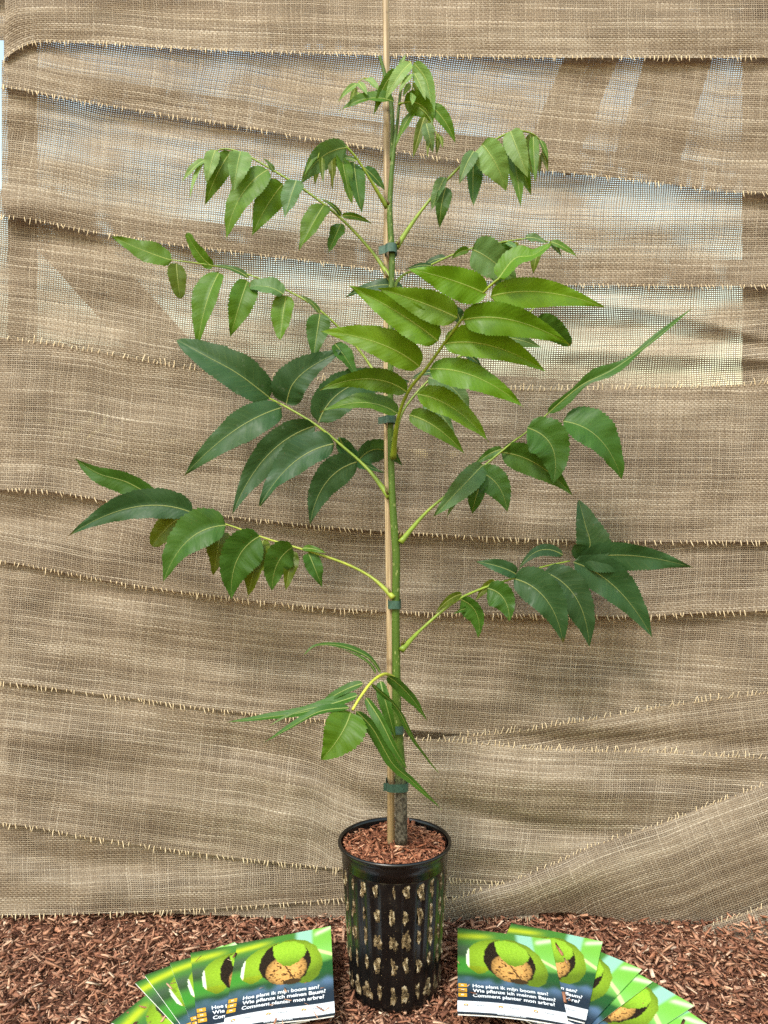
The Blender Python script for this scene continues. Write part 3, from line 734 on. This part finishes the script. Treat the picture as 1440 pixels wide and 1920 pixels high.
# low left leaf
compound(None, [(738, 1121, -0.02), (700, 1085, 0.0067), (655, 1060, 0.0158), (600, 1040, 0.0207), (550, 1025, 0.0281), (500, 1010, 0.0339), (430, 985, 0.0435), (345, 960, 0.0522), (297, 938, 0.07)], 3.0, 1.2, [
    (300, 940, 140, 860, 46, 'm', dict(via=[(240, 905), (185, 888)])), (362, 962, 128, 1005, 60, 'd', dict(bend=.13, tilt=10)), (347, 966, 285, 1024, 56, 'o', dict(trunc=.15, off=.02)),
    (424, 985, 306, 1092, 80, 'm', dict(bend=.17, tilt=12)), (414, 998, 400, 1078, 52, 'o', dict(off=.025)), (488, 1005, 434, 1124, 80, 'm', dict(bend=.16, tilt=-10)),
    (494, 1012, 464, 1121, 52, 'o', dict(off=.025)), (549, 1026, 510, 1108, 56, 'm', dict(bend=.14)), (549, 1033, 535, 1108, 30, 'o', dict(off=.02)), (578, 1036, 604, 1101, 34, 'm'), (567, 1028, 613, 1038, 13, 'g')], col=lin(134, 148, 52))
# big leaf reaching towards the viewer
compound(None, [(737, 858, -.02), (745, 790, -.06), (765, 735, -.09), (800, 690, -.12), (850, 620, -.16), (905, 550, -.19), (936, 522, -.20)], 3.6, 1.8, [
    (935, 522, 1034, 456, 46, 'y', dict(via=[(965, 485), (1000, 478)])), (911, 551, 767, 504, 64, 'y', dict(bend=.03, tilt=-12)), (919, 556, 1134, 576, 62, 'y', dict(bend=.08, tilt=10)),
    (858, 596, 708, 540, 62, 'y', dict(bend=.02, tilt=-12)), (822, 640, 653, 535, 66, 'y', dict(bend=.03, tilt=-8)), (868, 600, 1069, 647, 64, 'y', dict(bend=.1, tilt=10)), (833, 645, 1024, 697, 62, 'y', dict(bend=.1, tilt=8)),
    (787, 688, 600, 621, 64, 'y', dict(bend=.08, tilt=-10)), (806, 692, 981, 763, 58, 'y', dict(bend=.1)), (763, 735, 600, 731, 46, 'g', dict(bend=.14)), (781, 739, 916, 829, 54, 'y', dict(bend=.1)),
    (746, 776, 600, 774, 42, 'g', dict(bend=.14)), (767, 778, 871, 851, 42, 'g', dict(bend=.08))], col=lin(118, 140, 40))
# leaf behind it, upper right
compound(None, [(737, 540, .0), (757, 515, .02), (800, 500, .03), (870, 470, .035), (960, 451, .035), (1000, 448, .035), (1034, 455, .035)], 2.6, 1.0, [
    (1032, 453, 1084, 483, 15, 'g'), (1030, 454, 1053, 481, 13, 'b'), (985, 446, 1026, 457, 19, 'b'), (886, 468, 970, 534, 66, 'b', dict(bend=.06, off=-.02)), (936, 455, 946, 490, 31, 'm'), (968, 453, 956, 500, 17, 'o'),
    (948, 456, 972, 472, 15, 'b'), (1010, 470, 1000, 514, 20, 'o'), (879, 469, 846, 486, 15, 'g'), (836, 484, 790, 502, 16, 'd'), (812, 500, 757, 508, 9, 'd'), (757, 541, 646, 558, 26, 'd', dict(bend=.12)), (925, 500, 935, 540, 28, 'm')])
# leaf behind it, middle right
compound(None, [(738, 850, .0), (755, 772, .02), (818, 700, .03), (868, 665, .04), (946, 626, .05), (1004, 575, .06)], 2.6, 1.1, [
    (1000, 578, 985, 545, 30, 'm'), (1006, 574, 1012, 545, 18, 'd'), (935, 632, 1016, 652, 30, 'b', dict(bend=.05)), (1005, 600, 1070, 648, 44, 'm', dict(trunc=.15)), (803, 708, 882, 776, 50, 'b', dict(bend=.14)),
    (798, 745, 853, 813, 38, 'b'), (872, 664, 902, 688, 17, 'd'), (862, 600, 845, 570, 26, 'd'), (880, 590, 940, 585, 18, 'd'), (815, 700, 770, 712, 12, 'd')])
# right leaf with the long twisted tip
compound(None, [(751, 1017, -0.02), (800, 960, 0.0078), (855, 915, 0.0195), (900, 880, 0.0323), (960, 830, 0.0379), (985, 812, 0.052), (1030, 773, 0.06)], 3.0, 1.2, [
    (1027, 775, 1301, 575, 23, 'm', dict(via=[(1088, 724), (1150, 692), (1220, 642)], tilt=8, twist=-60, dY=-.03, bumpy=.45)), (988, 802, 1036, 910, 84, 'm', dict(bend=.24, tilt=-6, off=-.02)), (1056, 790, 1166, 900, 80, 'm', dict(bend=.16, off=.0)),
    (939, 848, 1074, 929, 58, 'm', dict(bend=.1, off=.01)), (942, 842, 888, 873, 20, 'm'), (898, 885, 951, 960, 60, 'm', dict(bend=.16)), (905, 872, 812, 969, 46, 'b', dict(bend=.0, off=-.012)), (902, 880, 838, 970, 26, 'b', dict(off=-.008)), (899, 912, 885, 964, 33, 'm')])
# low right leaf
compound(None, [(753, 1219, -0.02), (790, 1180, 0.0135), (850, 1130, 0.0288), (900, 1105, 0.0446), (960, 1085, 0.053), (1010, 1065, 0.0646), (1068, 1052, 0.075)], 3.2, 1.5, [
    (1082, 1052, 1085, 937, 68, 'd', dict(via=[(1106, 1024), (1097, 982)], tilt=-6, dY=-.005, off=.012)), (1085, 1050, 1301, 1065, 62, 'd', dict(bend=.07, tilt=12)), (1075, 1054, 1223, 1196, 74, 'd', dict(bend=.1, tilt=6)),
    (1020, 1072, 1105, 1215, 76, 'd', dict(bend=.16, tilt=-8)), (964, 1085, 1056, 1207, 72, 'd', dict(bend=.16, tilt=8)), (914, 1103, 955, 1166, 56, 'm', dict(bend=.2)), (864, 1124, 897, 1196, 42, 'm', dict(bend=.2)),
    (968, 1077, 892, 1053, 30, 'd', dict(tilt=20)), (1056, 1041, 972, 1068, 24, 'd', dict(bend=.25, tilt=20)), (866, 1114, 817, 1150, 17, 'o'), (928, 1089, 892, 1127, 19, 'o'), (878, 1141, 851, 1151, 11, 'm')])
# lowest drooping leaf
compound(None, [(744, 1278, -.02), (731, 1266, -.06), (717, 1265, -.09), (697, 1279, -.12), (677, 1305, -.14), (661, 1331, -.155)], 3.0, 2.2, [
    (714, 1262, 570, 1227, 10, 'm', dict(via=[(690, 1232), (640, 1211), (595, 1210)], tilt=60)), (704, 1264, 630, 1214, 7, 'm', dict(via=[(682, 1236)], tilt=60)), (726, 1267, 801, 1351, 27, 'm', dict(bend=.06)),
    (681, 1281, 587, 1331, 17, 'm', dict(bend=.05, tilt=45)), (671, 1304, 425, 1354, 22, 'm', dict(via=[(634, 1316), (570, 1335), (500, 1345)], tilt=45)), (655, 1327, 494, 1393, 15, 'm', dict(via=[(600, 1334), (550, 1360)], tilt=50)),
    (640, 1328, 500, 1364, 9, 'b', dict(tilt=55)), (657, 1337, 602, 1425, 82, 'g', dict(bend=-.06, tilt=0)), (686, 1308, 764, 1442, 22, 'm', dict(via=[(713, 1350), (738, 1400)])),
    (697, 1282, 823, 1450, 15, 'm', dict(via=[(744, 1327), (775, 1385)], tilt=45)), (713, 1277, 744, 1393, 25, 'm'), (668, 1333, 828, 1518, 28, 'm', dict(via=[(700, 1368), (735, 1430), (772, 1464)]))], col=lin(168, 176, 62))
# tender leaves at the tip
compound(None, [(722, 178, -.01), (700, 155, -.02), (683, 147, -.025), (669, 160, -.03), (668, 186, -.03)], 1.3, .7, [
    (670, 157, 634, 191, 11, 'p'), (686, 148, 711, 174, 17, 'p'), (672, 155, 689, 179, 15, 'p'), (668, 165, 655, 196, 11, 'p'), (670, 172, 680, 192, 7, 'p')], col=lin(130, 140, 60))
compound(None, [(748, 196, -.012), (757, 193, -.02), (775, 196, -.025), (798, 212, -.03), (812, 235, -.03), (822, 262, -.03)], 1.6, .8, [
    (740, 192, 636, 208, 28, 'g', dict(bend=.14, off=-.02)), (757, 192, 813, 235, 42, 'g', dict(bend=.22, off=-.01)), (806, 198, 854, 269, 28, 'g', dict(bend=.08)), (779, 205, 741, 276, 20, 'g', dict(off=.006)),
    (796, 219, 774, 297, 20, 'o'), (801, 226, 801, 295, 14, 'o'), (799, 231, 812, 287, 24, 'b', dict(off=-.01)), (822, 250, 818, 292, 11, 'o'), (824, 255, 830, 278, 9, 'o')])
compound(None, [(752, 165, -.014), (759, 130, -.02), (768, 115, -.03), (774, 135, -.035), (774, 165, -.035), (773, 190, -.035)], 1.5, .7, [
    (770, 118, 722, 190, 28, 'p', dict(off=-.006)), (744, 130, 700, 218, 22, 'g', dict(off=-.01)), (772, 138, 748, 173, 17, 'p', dict(off=-.01)), (777, 137, 798, 188, 19, 'p', dict(off=-.01)), (775, 155, 792, 193, 11, 'p'), (770, 158, 755, 182, 11, 'p'),
    (774, 175, 772, 198, 12, 'p', dict(off=-.006)), (776, 118, 811, 236, 27, 'p', dict(via=[(799, 150), (808, 195)])), (750, 126, 761, 102, 10, 'p')], col=lin(140, 150, 70))

# dormant buds in the leaf axils
for bx, by, sx in ((745, 455, 1), (727, 516, -1), (727, 922, -1), (749, 1004, 1), (733, 1110, -1), (753, 1205, 1), (730, 380, -1), (742, 845, 1)):
    o, _ = tube('bud', [P(bx, by+4, -.014), P(bx+sx*2, by, -.016), P(bx+sx*4, by-5, -.016), P(bx+sx*5, by-9, -.016)], [2.4*PX, 2.8*PX, 1.9*PX, .4*PX], M['stalk'], None, 6, 3); adopt(o); o.color = (*lin(84, 74, 36), 1)

# ------------------------------------------------------------------ ties
def tie(label, y, xl, xr, hpx, tail=None, rot=0.0, hd=.0148):
    """flat plastic band looped round cane and stem"""
    o = empty('plant_tie', P((xl+xr)/2, y, -.004)); tag(o, label, 'plant tie', 'green plastic ties holding the sapling to the cane')
    cx = P((xl+xr)/2, y, 0).x; hw = (xr-xl)/2*PX; hh = hpx/2*PX
    vs, fs = [], []; ns = 40
    for side in (0, 1):
        for j in (-1, 1):
            for k in range(ns):
                a = 2*math.pi*k/ns; e = .7
                sx = math.copysign(abs(math.cos(a))**e, math.cos(a)); sy = math.copysign(abs(math.sin(a))**e, math.sin(a))
                th = .0007 if side else 0
                vs.append(((hw+th)*sx, (hd+th)*sy-.0035, j*hh+rot*(hw*sx)+.0004*math.sin(a*3)))
    b = lambda s, j: (s*2+j)*ns
    for k in range(ns):
        q = (k+1) % ns
        fs += [(b(1, 0)+k, b(1, 0)+q, b(1, 1)+q, b(1, 1)+k), (b(0, 0)+q, b(0, 0)+k, b(0, 1)+k, b(0, 1)+q), (b(1, 1)+k, b(1, 1)+q, b(0, 1)+q, b(0, 1)+k), (b(0, 0)+k, b(0, 0)+q, b(1, 0)+q, b(1, 0)+k)]
    mesh_obj('band', vs, fs, M['tie'], o, False)
    if tail:
        tl = tail*PX; y0 = -.0165+.006
        v = []
        for t in (0, .35, .7, 1):
            x = -hw+.004-t*(tl+.004); yy = -.015+.005*t
            for dy in (0, .0009):
                for zz in (-hh*.95, hh*.95): v.append((x, yy+dy, zz-.0022*t+rot*-hw))
        f = []
        for i in range(3):
            a = i*4; c = a+4; f += [(a, a+1, c+1, c), (a+2, c+2, c+3, a+3), (a, c, c+2, a+2), (a+1, a+3, c+3, c+1)]
        f += [(0, 2, 3, 1), (12, 13, 15, 14)]
        mesh_obj('loose_end', v, f, M['tie'], o)
tie('topmost green plastic tie, its loose end sticking out left of the cane', 471, 722, 744, 16, 12, .05)
tie('second green tie from the top, partly behind the big front leaf', 788, 721, 742, 14, 12)
tie('small green tie just below the low left leaf joint', 1132, 728, 751, 15)
tie('green tie crossed by the hanging leaflets of the lowest leaf', 1363, 725, 757, 15, hd=.0175)
tie('lowest green tie, wide band around cane and grey bark above the pot', 1469, 724, 765, 15, 5, hd=.0195)

# ------------------------------------------------------------------ brochures
BW, BH = .153, .217
def inpoly(u, v, pts):
    ins = np.zeros(u.shape, bool); n_ = len(pts); j = n_-1
    for i in range(n_):
        xi, yi = pts[i]; xj, yj = pts[j]
        c = ((yi > v) != (yj > v)) & (u < (xj-xi)*(v-yi)/(yj-yi+1e-12)+xi); ins ^= c; j = i
    return ins
def vnoise(u, v, s, seed=0):
    out = np.zeros(u.shape)
    flat = [mnoise.noise(Vector((a*s, b*s*1.4, seed))) for a, b in zip(u.ravel(), v.ravel())]
    return np.array(flat).reshape(u.shape)
def paint(u, v):
    s = lambda a, b, x: sst(a, b, x)
    def mixc(c, col, f): return c*(1-f[..., None])+np.array(lin(*col))*f[..., None]
    c = np.zeros(u.shape+(3,))+np.array(lin(70, 130, 50))
    c = mixc(c, (44, 84, 40), s(.05, .0, v)*s(.5, .2, u))
    st_ = np.exp(-((v-.07-.10*(0.4-u))/.035)**2)*s(.45, .2, u); c = mixc(c, (190, 205, 40), st_*.9)
    c = mixc(c, (66, 92, 66), np.exp(-((v-.27+.1*u)/.07)**2)*s(.3, .05, u))
    c = mixc(c, (40, 50, 44), np.exp(-((v-.34)/.05)**2)*s(.22, .05, u)*.8)
    c = mixc(c, (58, 138, 44), np.exp(-((v-.47)/.08)**2)*s(.4, .1, u))
    c = mixc(c, (150, 205, 180), s(.6, .66, u)*s(.32, .2, v)); c = mixc(c, (120, 190, 70), s(.78, .82, u)*s(.36, .3, v))
    c = mixc(c, (215, 235, 190), np.exp(-((v-.02-.35*(1-u))/.03)**2)*s(.8, .86, u)*.9); c = mixc(c, (128, 196, 92), s(.75, .82, u)*np.exp(-((v-.33)/.09)**2))
    c = mixc(c, (26, 84, 40), s(.72, .8, u)*s(.42, .47, v+.1*(u-.9))); c = mixc(c, (30, 74, 44), s(.52, .60, v))
    nz = vnoise(u, v, 9); n2 = vnoise(u, v, 60, 4); n3 = vnoise(u, v, 30, 8)
    c = mixc(c, (82, 110, 138), s(.59, .66, v+.03*nz)*(.75+.5*nz).clip(0, 1)); c = mixc(c, (22, 40, 56), s(.63, .77, v)*.96)
    stem = np.abs(v-(.28+.55*(u-.82)))/1; c = mixc(c, (205, 220, 150), (s(.030, .012, stem)*s(.8, .84, u)))
    husk = np.array(lin(150, 190, 44))
    left = inpoly(u, v, [(.085, .38), (.10, .29), (.14, .22), (.22, .155), (.33, .11), (.47, .09), (.38, .15), (.31, .24), (.28, .38), (.33, .48), (.27, .54), (.20, .56), (.13, .51), (.09, .45)])
    right = inpoly(u, v, [(.46, .09), (.6, .085), (.74, .14), (.84, .24), (.895, .38), (.9, .48), (.86, .58), (.78, .635), (.69, .635), (.66, .60), (.73, .54), (.775, .43), (.755, .31), (.7, .2)])
    cav = inpoly(u, v, [(.41, .11), (.33, .17), (.275, .27), (.265, .40), (.31, .50), (.42, .60), (.60, .63), (.73, .56), (.785, .43), (.78, .33), (.74, .24), (.7, .18)])
    capp = inpoly(u, v, [(.39, .13), (.5, .1), (.62, .12), (.71, .19), (.745, .27), (.72, .33), (.66, .39), (.58, .43), (.51, .41), (.45, .35), (.40, .26)])
    shell = np.clip(1-.5*((u-.44)/.5)**2-.9*((v-.33)/.3)**2, .35, 1.1)
    gcol = husk*(shell*(1+.30*n2))[..., None]
    for msk in (left, right): c = np.where(msk[..., None], gcol, c)
    c = np.where((left & (u < .125) & (v > .24))[..., None], np.array(lin(232, 240, 214)), c)
    c = np.where((left & (v > .47))[..., None], c*np.array([1.15, .95, .6]), c)
    c = np.where(cav[..., None], np.array(lin(24, 16, 12))*(1+.8*n3)[..., None], c)
    e = ((u-.54)/.205)**2+((v-.455)/.17)**2
    nut = (e < 1)
    sh = np.clip(1.15-.75*e**2+.45*n3+.25*n2, .2, 1.4)
    seam = (np.abs(u-.56-.55*(v-.47)) < .008) | (np.abs(u-.47+.9*(v-.42)+.05*n3) < .006) | ((np.abs(v-.5-.3*(u-.5)-.06*n3) < .005) & (u > .5))
    c = np.where(nut[..., None], np.array(lin(206, 156, 86))*sh[..., None], c)
    c = np.where((nut & seam)[..., None], np.array(lin(70, 42, 20)), c)
    c = np.where((nut & (n3 > .33))[..., None], np.array(lin(84, 52, 24)), c)
    c = np.where(((np.hypot((u-.6)/.09, (v-.60)/.028) < 1))[..., None], np.array(lin(60, 44, 24)), c)
    cs = np.clip(1.05-.9*((v-.2)/.25)**2, .5, 1.1)
    c = np.where(capp[..., None], np.array(lin(146, 192, 48))*(cs*(1+.32*n2))[..., None], c)
    c = np.where((v > .862)[..., None], np.array(lin(238, 242, 246)), c)
    c = np.where((v > .972)[..., None], np.array(lin(30, 42, 52)), c)
    return np.clip(c, 0, 1)
GU, GV = 96, 136
uu, vv = np.meshgrid(np.linspace(0, 1, GU+1), np.linspace(0, 1, GV+1))
PAINT = paint(uu, vv).reshape(-1, 3)
GF = []
for j in range(GV):
    for i in range(GU):
        a_ = j*(GU+1)+i; GF.append((a_, a_+GU+1, a_+GU+2, a_+1))
def text_mesh(s, bold=0.0):
    cu = bpy.data.curves.new('t', 'FONT'); cu.body = s; cu.size = 1; cu.offset = bold; cu.resolution_u = 3
    ob = bpy.data.objects.new('t', cu); COL.objects.link(ob)
    bpy.context.view_layer.update()
    me = bpy.data.meshes.new_from_object(ob.evaluated_get(bpy.context.evaluated_depsgraph_get()))
    v = np.array([q.co[:] for q in me.vertices]); f = [tuple(p.vertices) for p in me.polygons]
    bpy.data.objects.remove(ob); bpy.data.curves.remove(cu); bpy.data.meshes.remove(me)
    return v, f
TXT = {s: text_mesh(s, b) for s, b in (('Hoe plant ik mijn boom aan?', .022), ('Wie pflanze ich meinen Baum?', .022), ('Comment planter mon arbre?', .022), ('De ', 0), ('Noot', .012), ('saeck', 0), ('www.denootsaeck.com', .012), ('NL', .01), ('DE', .01), ('FR', .01))}
def build_brochure_meshes(curl):
    """meshes in brochure space: x right, y up the page, z = curl(x,y)"""
    out = []
    cz = lambda x, y: curl(x/BW, 1-y/BH)
    x, y = uu.ravel()*BW, (1-vv.ravel())*BH
    zc = np.array([cz(a, b) for a, b in zip(x, y)])
    o = mesh_obj('cover', np.stack([x, y, zc], 1), GF, M['printed'], None, True, link=False); cattr(o.data, 'col', PAINT); out.append(('cover', o.data)); bpy.data.objects.remove(o)
    # pages under the cover: a thin white block
    nu, nv = 16, 22; vs, fs = [], []
    for lay in (-.0003, -.0022):
        for j in range(nv+1):
            for i in range(nu+1):
                xx, yy = i/nu*BW, j/nv*BH
                xx = min(max(xx, .0008), BW-.0006) if lay > -.001 else min(max(xx, .0006), BW-.0015)
                vs.append((xx, min(max(yy, .0006), BH-.0006), cz(xx, yy)+lay))
    W_ = nu+1; off = (nu+1)*(nv+1)
    for j in range(nv):
        for i in range(nu):
            a_ = j*W_+i; fs.append((a_, a_+1, a_+W_+1, a_+W_)); fs.append((off+a_, off+a_+W_, off+a_+W_+1, off+a_+1))
    ring = [i for i in range(nu)]+[j*W_+nu for j in range(nv)]+[nv*W_+i for i in range(nu, 0, -1)]+[j*W_ for j in range(nv, 0, -1)]
    for a_, b in zip(ring, ring[1:]+ring[:1]): fs.append((a_, off+a_, off+b, b))
    o = mesh_obj('page_block', vs, fs, M['paper'], None, False, link=False); out.append(('page_block', o.data)); bpy.data.objects.remove(o)
    def flat(name, v2, f, mat, h):
        vs = [(a, b, cz(a, b)+h) for a, b in v2]
        o = mesh_obj(name, vs, f, mat, None, False, link=False); me = o.data; bpy.data.objects.remove(o); return me
    def place(s, x0, yb, wid, hgt=None):
        v, f = TXT[s]; a0, a1 = v[:, 0].min(), v[:, 0].max(); k = wid/(a1-a0); kh = hgt if hgt else k
        return [((q[0]-a0)*k+x0, q[1]*kh+yb) for q in v], f
    for i, (s, wd) in enumerate((('Hoe plant ik mijn boom aan?', .72), ('Wie pflanze ich meinen Baum?', .78), ('Comment planter mon arbre?', .765))):
        v2, f = place(s, .145*BW, (1-(.715+.052*i))*BH, wd*BW, .0108); out.append(('title_line', flat('title_line', v2, f, M['white'], .0004)))
        yy = (1-(.72+.052*i))*BH; xx = .008*BW
        v2 = [(xx, yy), (xx+.0125, yy), (xx+.0125, yy+.0085), (xx, yy+.0085)]
        lt, ft = place(('NL', 'DE', 'FR')[i], xx+.004, yy+.0028, .0045, .0045)
        me = flat('language_tag', v2, [(0, 1, 2, 3)], M['yellow'], .0004); out.append(('language_tag', me)); out.append(('tag_letters', flat('tag_letters', lt, ft, M['white'], .0006)))
    for i, u0 in enumerate((.05, .37, .69)):
        bx, by = u0*BW, (1-.925)*BH
        v2, f = [], []
        # little tree mark: a fan of leaves over a dark root ball
        for k in range(5):
            a = R(90+(k-2)*38); cx, cy = bx+.0045+.0026*math.cos(a), by+.0035+.0026*math.sin(a); b = len(v2)
            v2 += [(cx+.0016*math.cos(a), cy+.0016*math.sin(a)), (cx-.0011*math.sin(a), cy+.0011*math.cos(a)), (cx-.0016*math.cos(a), cy-.0016*math.sin(a)), (cx+.0011*math.sin(a), cy-.0011*math.cos(a))]; f.append((b, b+1, b+2, b+3))
        out.append(('logo_mark', flat('logo_mark', v2, f, M['yellow'], .0004)))
        v2 = [(bx+.001, by+.0032), (bx+.003, by+.0012), (bx+.006, by+.0012), (bx+.008, by+.0032), (bx+.0055, by+.0024), (bx+.0035, by+.0024)]
        out.append(('logo_root', flat('logo_root', v2, [(0, 1, 5), (1, 2, 4, 5), (2, 3, 4)], M['brown'], .0004)))
        xx = bx+.011
        for s, wd, mt in (('De ', .0055, 'grey'), ('Noot', .0125, 'greyd'), ('saeck', .0125, 'grey')):
            a2, f2 = place(s, xx, by+.002, wd, .0068); xx += wd+.0012
            out.append(('logo_text', flat('logo_text', a2, f2, M[mt], .0004)))
        v2 = [(bx+.011, by-.0006), (bx+.042, by-.0006), (bx+.042, by+.0001), (bx+.011, by+.0001)]
        out.append(('logo_line', flat('logo_line', v2, [(0, 1, 2, 3)], M['grey'], .0004)))
    v2, f = place('www.denootsaeck.com', .36*BW, .0022, .26*BW, .0048); out.append(('web_address', flat('web_address', v2, f, M['white'], .0004)))
    return out
def brochure(label, meshes, anchor, corner, ang, zt=0.0, tx=0.0, ty=0.0):
    """anchor = world position of the named top corner; ang = rotation of the page's width direction"""
    ca, sa = math.cos(ang), math.sin(ang)
    lx = 0 if corner == 'TL' else BW
    ox = anchor.x-(ca*lx-sa*BH); oy = anchor.y-(sa*lx+ca*BH)
    e = empty('brochure', (ox, oy, zt)); e.rotation_euler = (tx, ty, ang)
    tag(e, label, 'brochure', 'brochures fanned out on the mulch')
    for nm, me in meshes:
        if nm in ('tag_letters', 'logo_root', 'logo_text', 'logo_line') and False: continue
        share(nm, me, e)
    return e
flatm = build_brochure_meshes(lambda u, v: .0007*math.sin(u*3.1)*(1-.4*v)+.0006*math.sin(v*3.4+.6))
m_left = build_brochure_meshes(lambda u, v: .018*u+.003*u*u*(1-v)+.0025*math.sin(v*5)*u+.002*math.sin(u*5)*v)
m_right = build_brochure_meshes(lambda u, v: .008*(1-u)+.0035*math.sin(u*3.14)*(.3+.7*v)+.004*(1-u)**2*(1-v)**2)
def zt(k): return .008+.0036*k
brochure('front brochure of the left fan, its whole walnut cover showing', m_left, G(445, 1769, zt(5)), 'TL', R(5.5), zt(5))
brochure('second brochure from the front in the left fan, half its walnut showing', flatm, G(357, 1787, zt(4)), 'TL', R(17), zt(4))
brochure('third brochure from the front in the left fan, only a strip of cover showing', flatm, G(318, 1806, zt(3)), 'TL', R(26), zt(3))
brochure('fourth brochure from the front in the left fan', flatm, G(271, 1829, zt(2)), 'TL', R(37), zt(2))
brochure('fifth brochure from the front in the left fan, a narrow edge showing', flatm, G(253, 1843, zt(1)), 'TL', R(42), zt(1))
brochure('rearmost brochure of the left fan, cut off by the bottom of the picture', flatm, G(208, 1918, zt(0)), 'TL', R(63), zt(0))
brochure('front brochure of the right fan, its whole walnut cover showing', m_right, G(858, 1739, zt(5)+.012), 'TL', R(-5.5), zt(5))
brochure('second brochure from the front in the right fan, right half of its walnut showing', flatm, G(1130, 1766, zt(4)), 'TR', R(-22), zt(4))
brochure('third brochure from the front in the right fan, tilted with a pale green corner', flatm, G(1204, 1818, zt(3)), 'TR', R(-42), zt(3))
brochure('fourth brochure from the front in the right fan, a narrow green strip', flatm, G(1224, 1841, zt(2)), 'TR', R(-49), zt(2))
brochure('fifth brochure of the right fan, lying almost crosswise with its walnut showing', flatm, G(1302, 1886, zt(1)), 'TR', R(-54), zt(1))
brochure('rearmost brochure of the right fan, just a corner at the bottom of the picture', flatm, G(1326, 1921, zt(0)), 'TR', R(-61), zt(0))

# crumbs of mulch lying on the covers
def crumb(px, py, zz, s, lbl, grp):
    p = G(px, py, zz); o = share('wood_fragment', random.choice(protos)); o.location = p
    o.rotation_euler = (random.gauss(0, .15), random.gauss(0, .15), random.uniform(0, 6.28)); o.scale = (s, s, s*.8)
    c = random.choice(CHIPCOL); o.color = (*c, 1); tag(o, lbl, 'wood chip', grp)
for x, y, s in ((535, 1856, .45), (540, 1874, .4), (510, 1884, .35), (532, 1890, .4), (576, 1883, .4), (600, 1890, .45), (612, 1893, .4), (560, 1905, .4), (516, 1915, .45), (530, 1917, .45), (592, 1902, .35), (574, 1842, .25), (490, 1852, .2), (604, 1852, .22)):
    crumb(x, y, zt(5)+.0035+.021*(x-432)/188, s, 'small reddish wood fragment lying on the front left brochure', 'fragments on the front left brochure')
for x, y, s in ((862, 1856, .8), (878, 1848, .3), (887, 1862, .35), (860, 1805, .25)):
    crumb(x, y, zt(5)+.013, s, 'small reddish wood fragment lying on the front right brochure', 'fragments on the front right brochure')
for x, y, s in ((1048, 1780, .8), (1060, 1800, .5), (1058, 1868, .8), (1068, 1875, .6)):
    crumb(x, y, zt(4)+.005, s, 'wood chip lying on the second brochure of the right fan', 'fragments on the second right brochure')
for x, y, s in ((325, 1843, .4), (318, 1850, .4), (372, 1797, .6), (440, 1792, .5), (430, 1800, .4)):
    crumb(x, y, zt(4)+.005, s, 'wood chip lying on the rear brochures of the left fan', 'fragments on the rear left brochures')
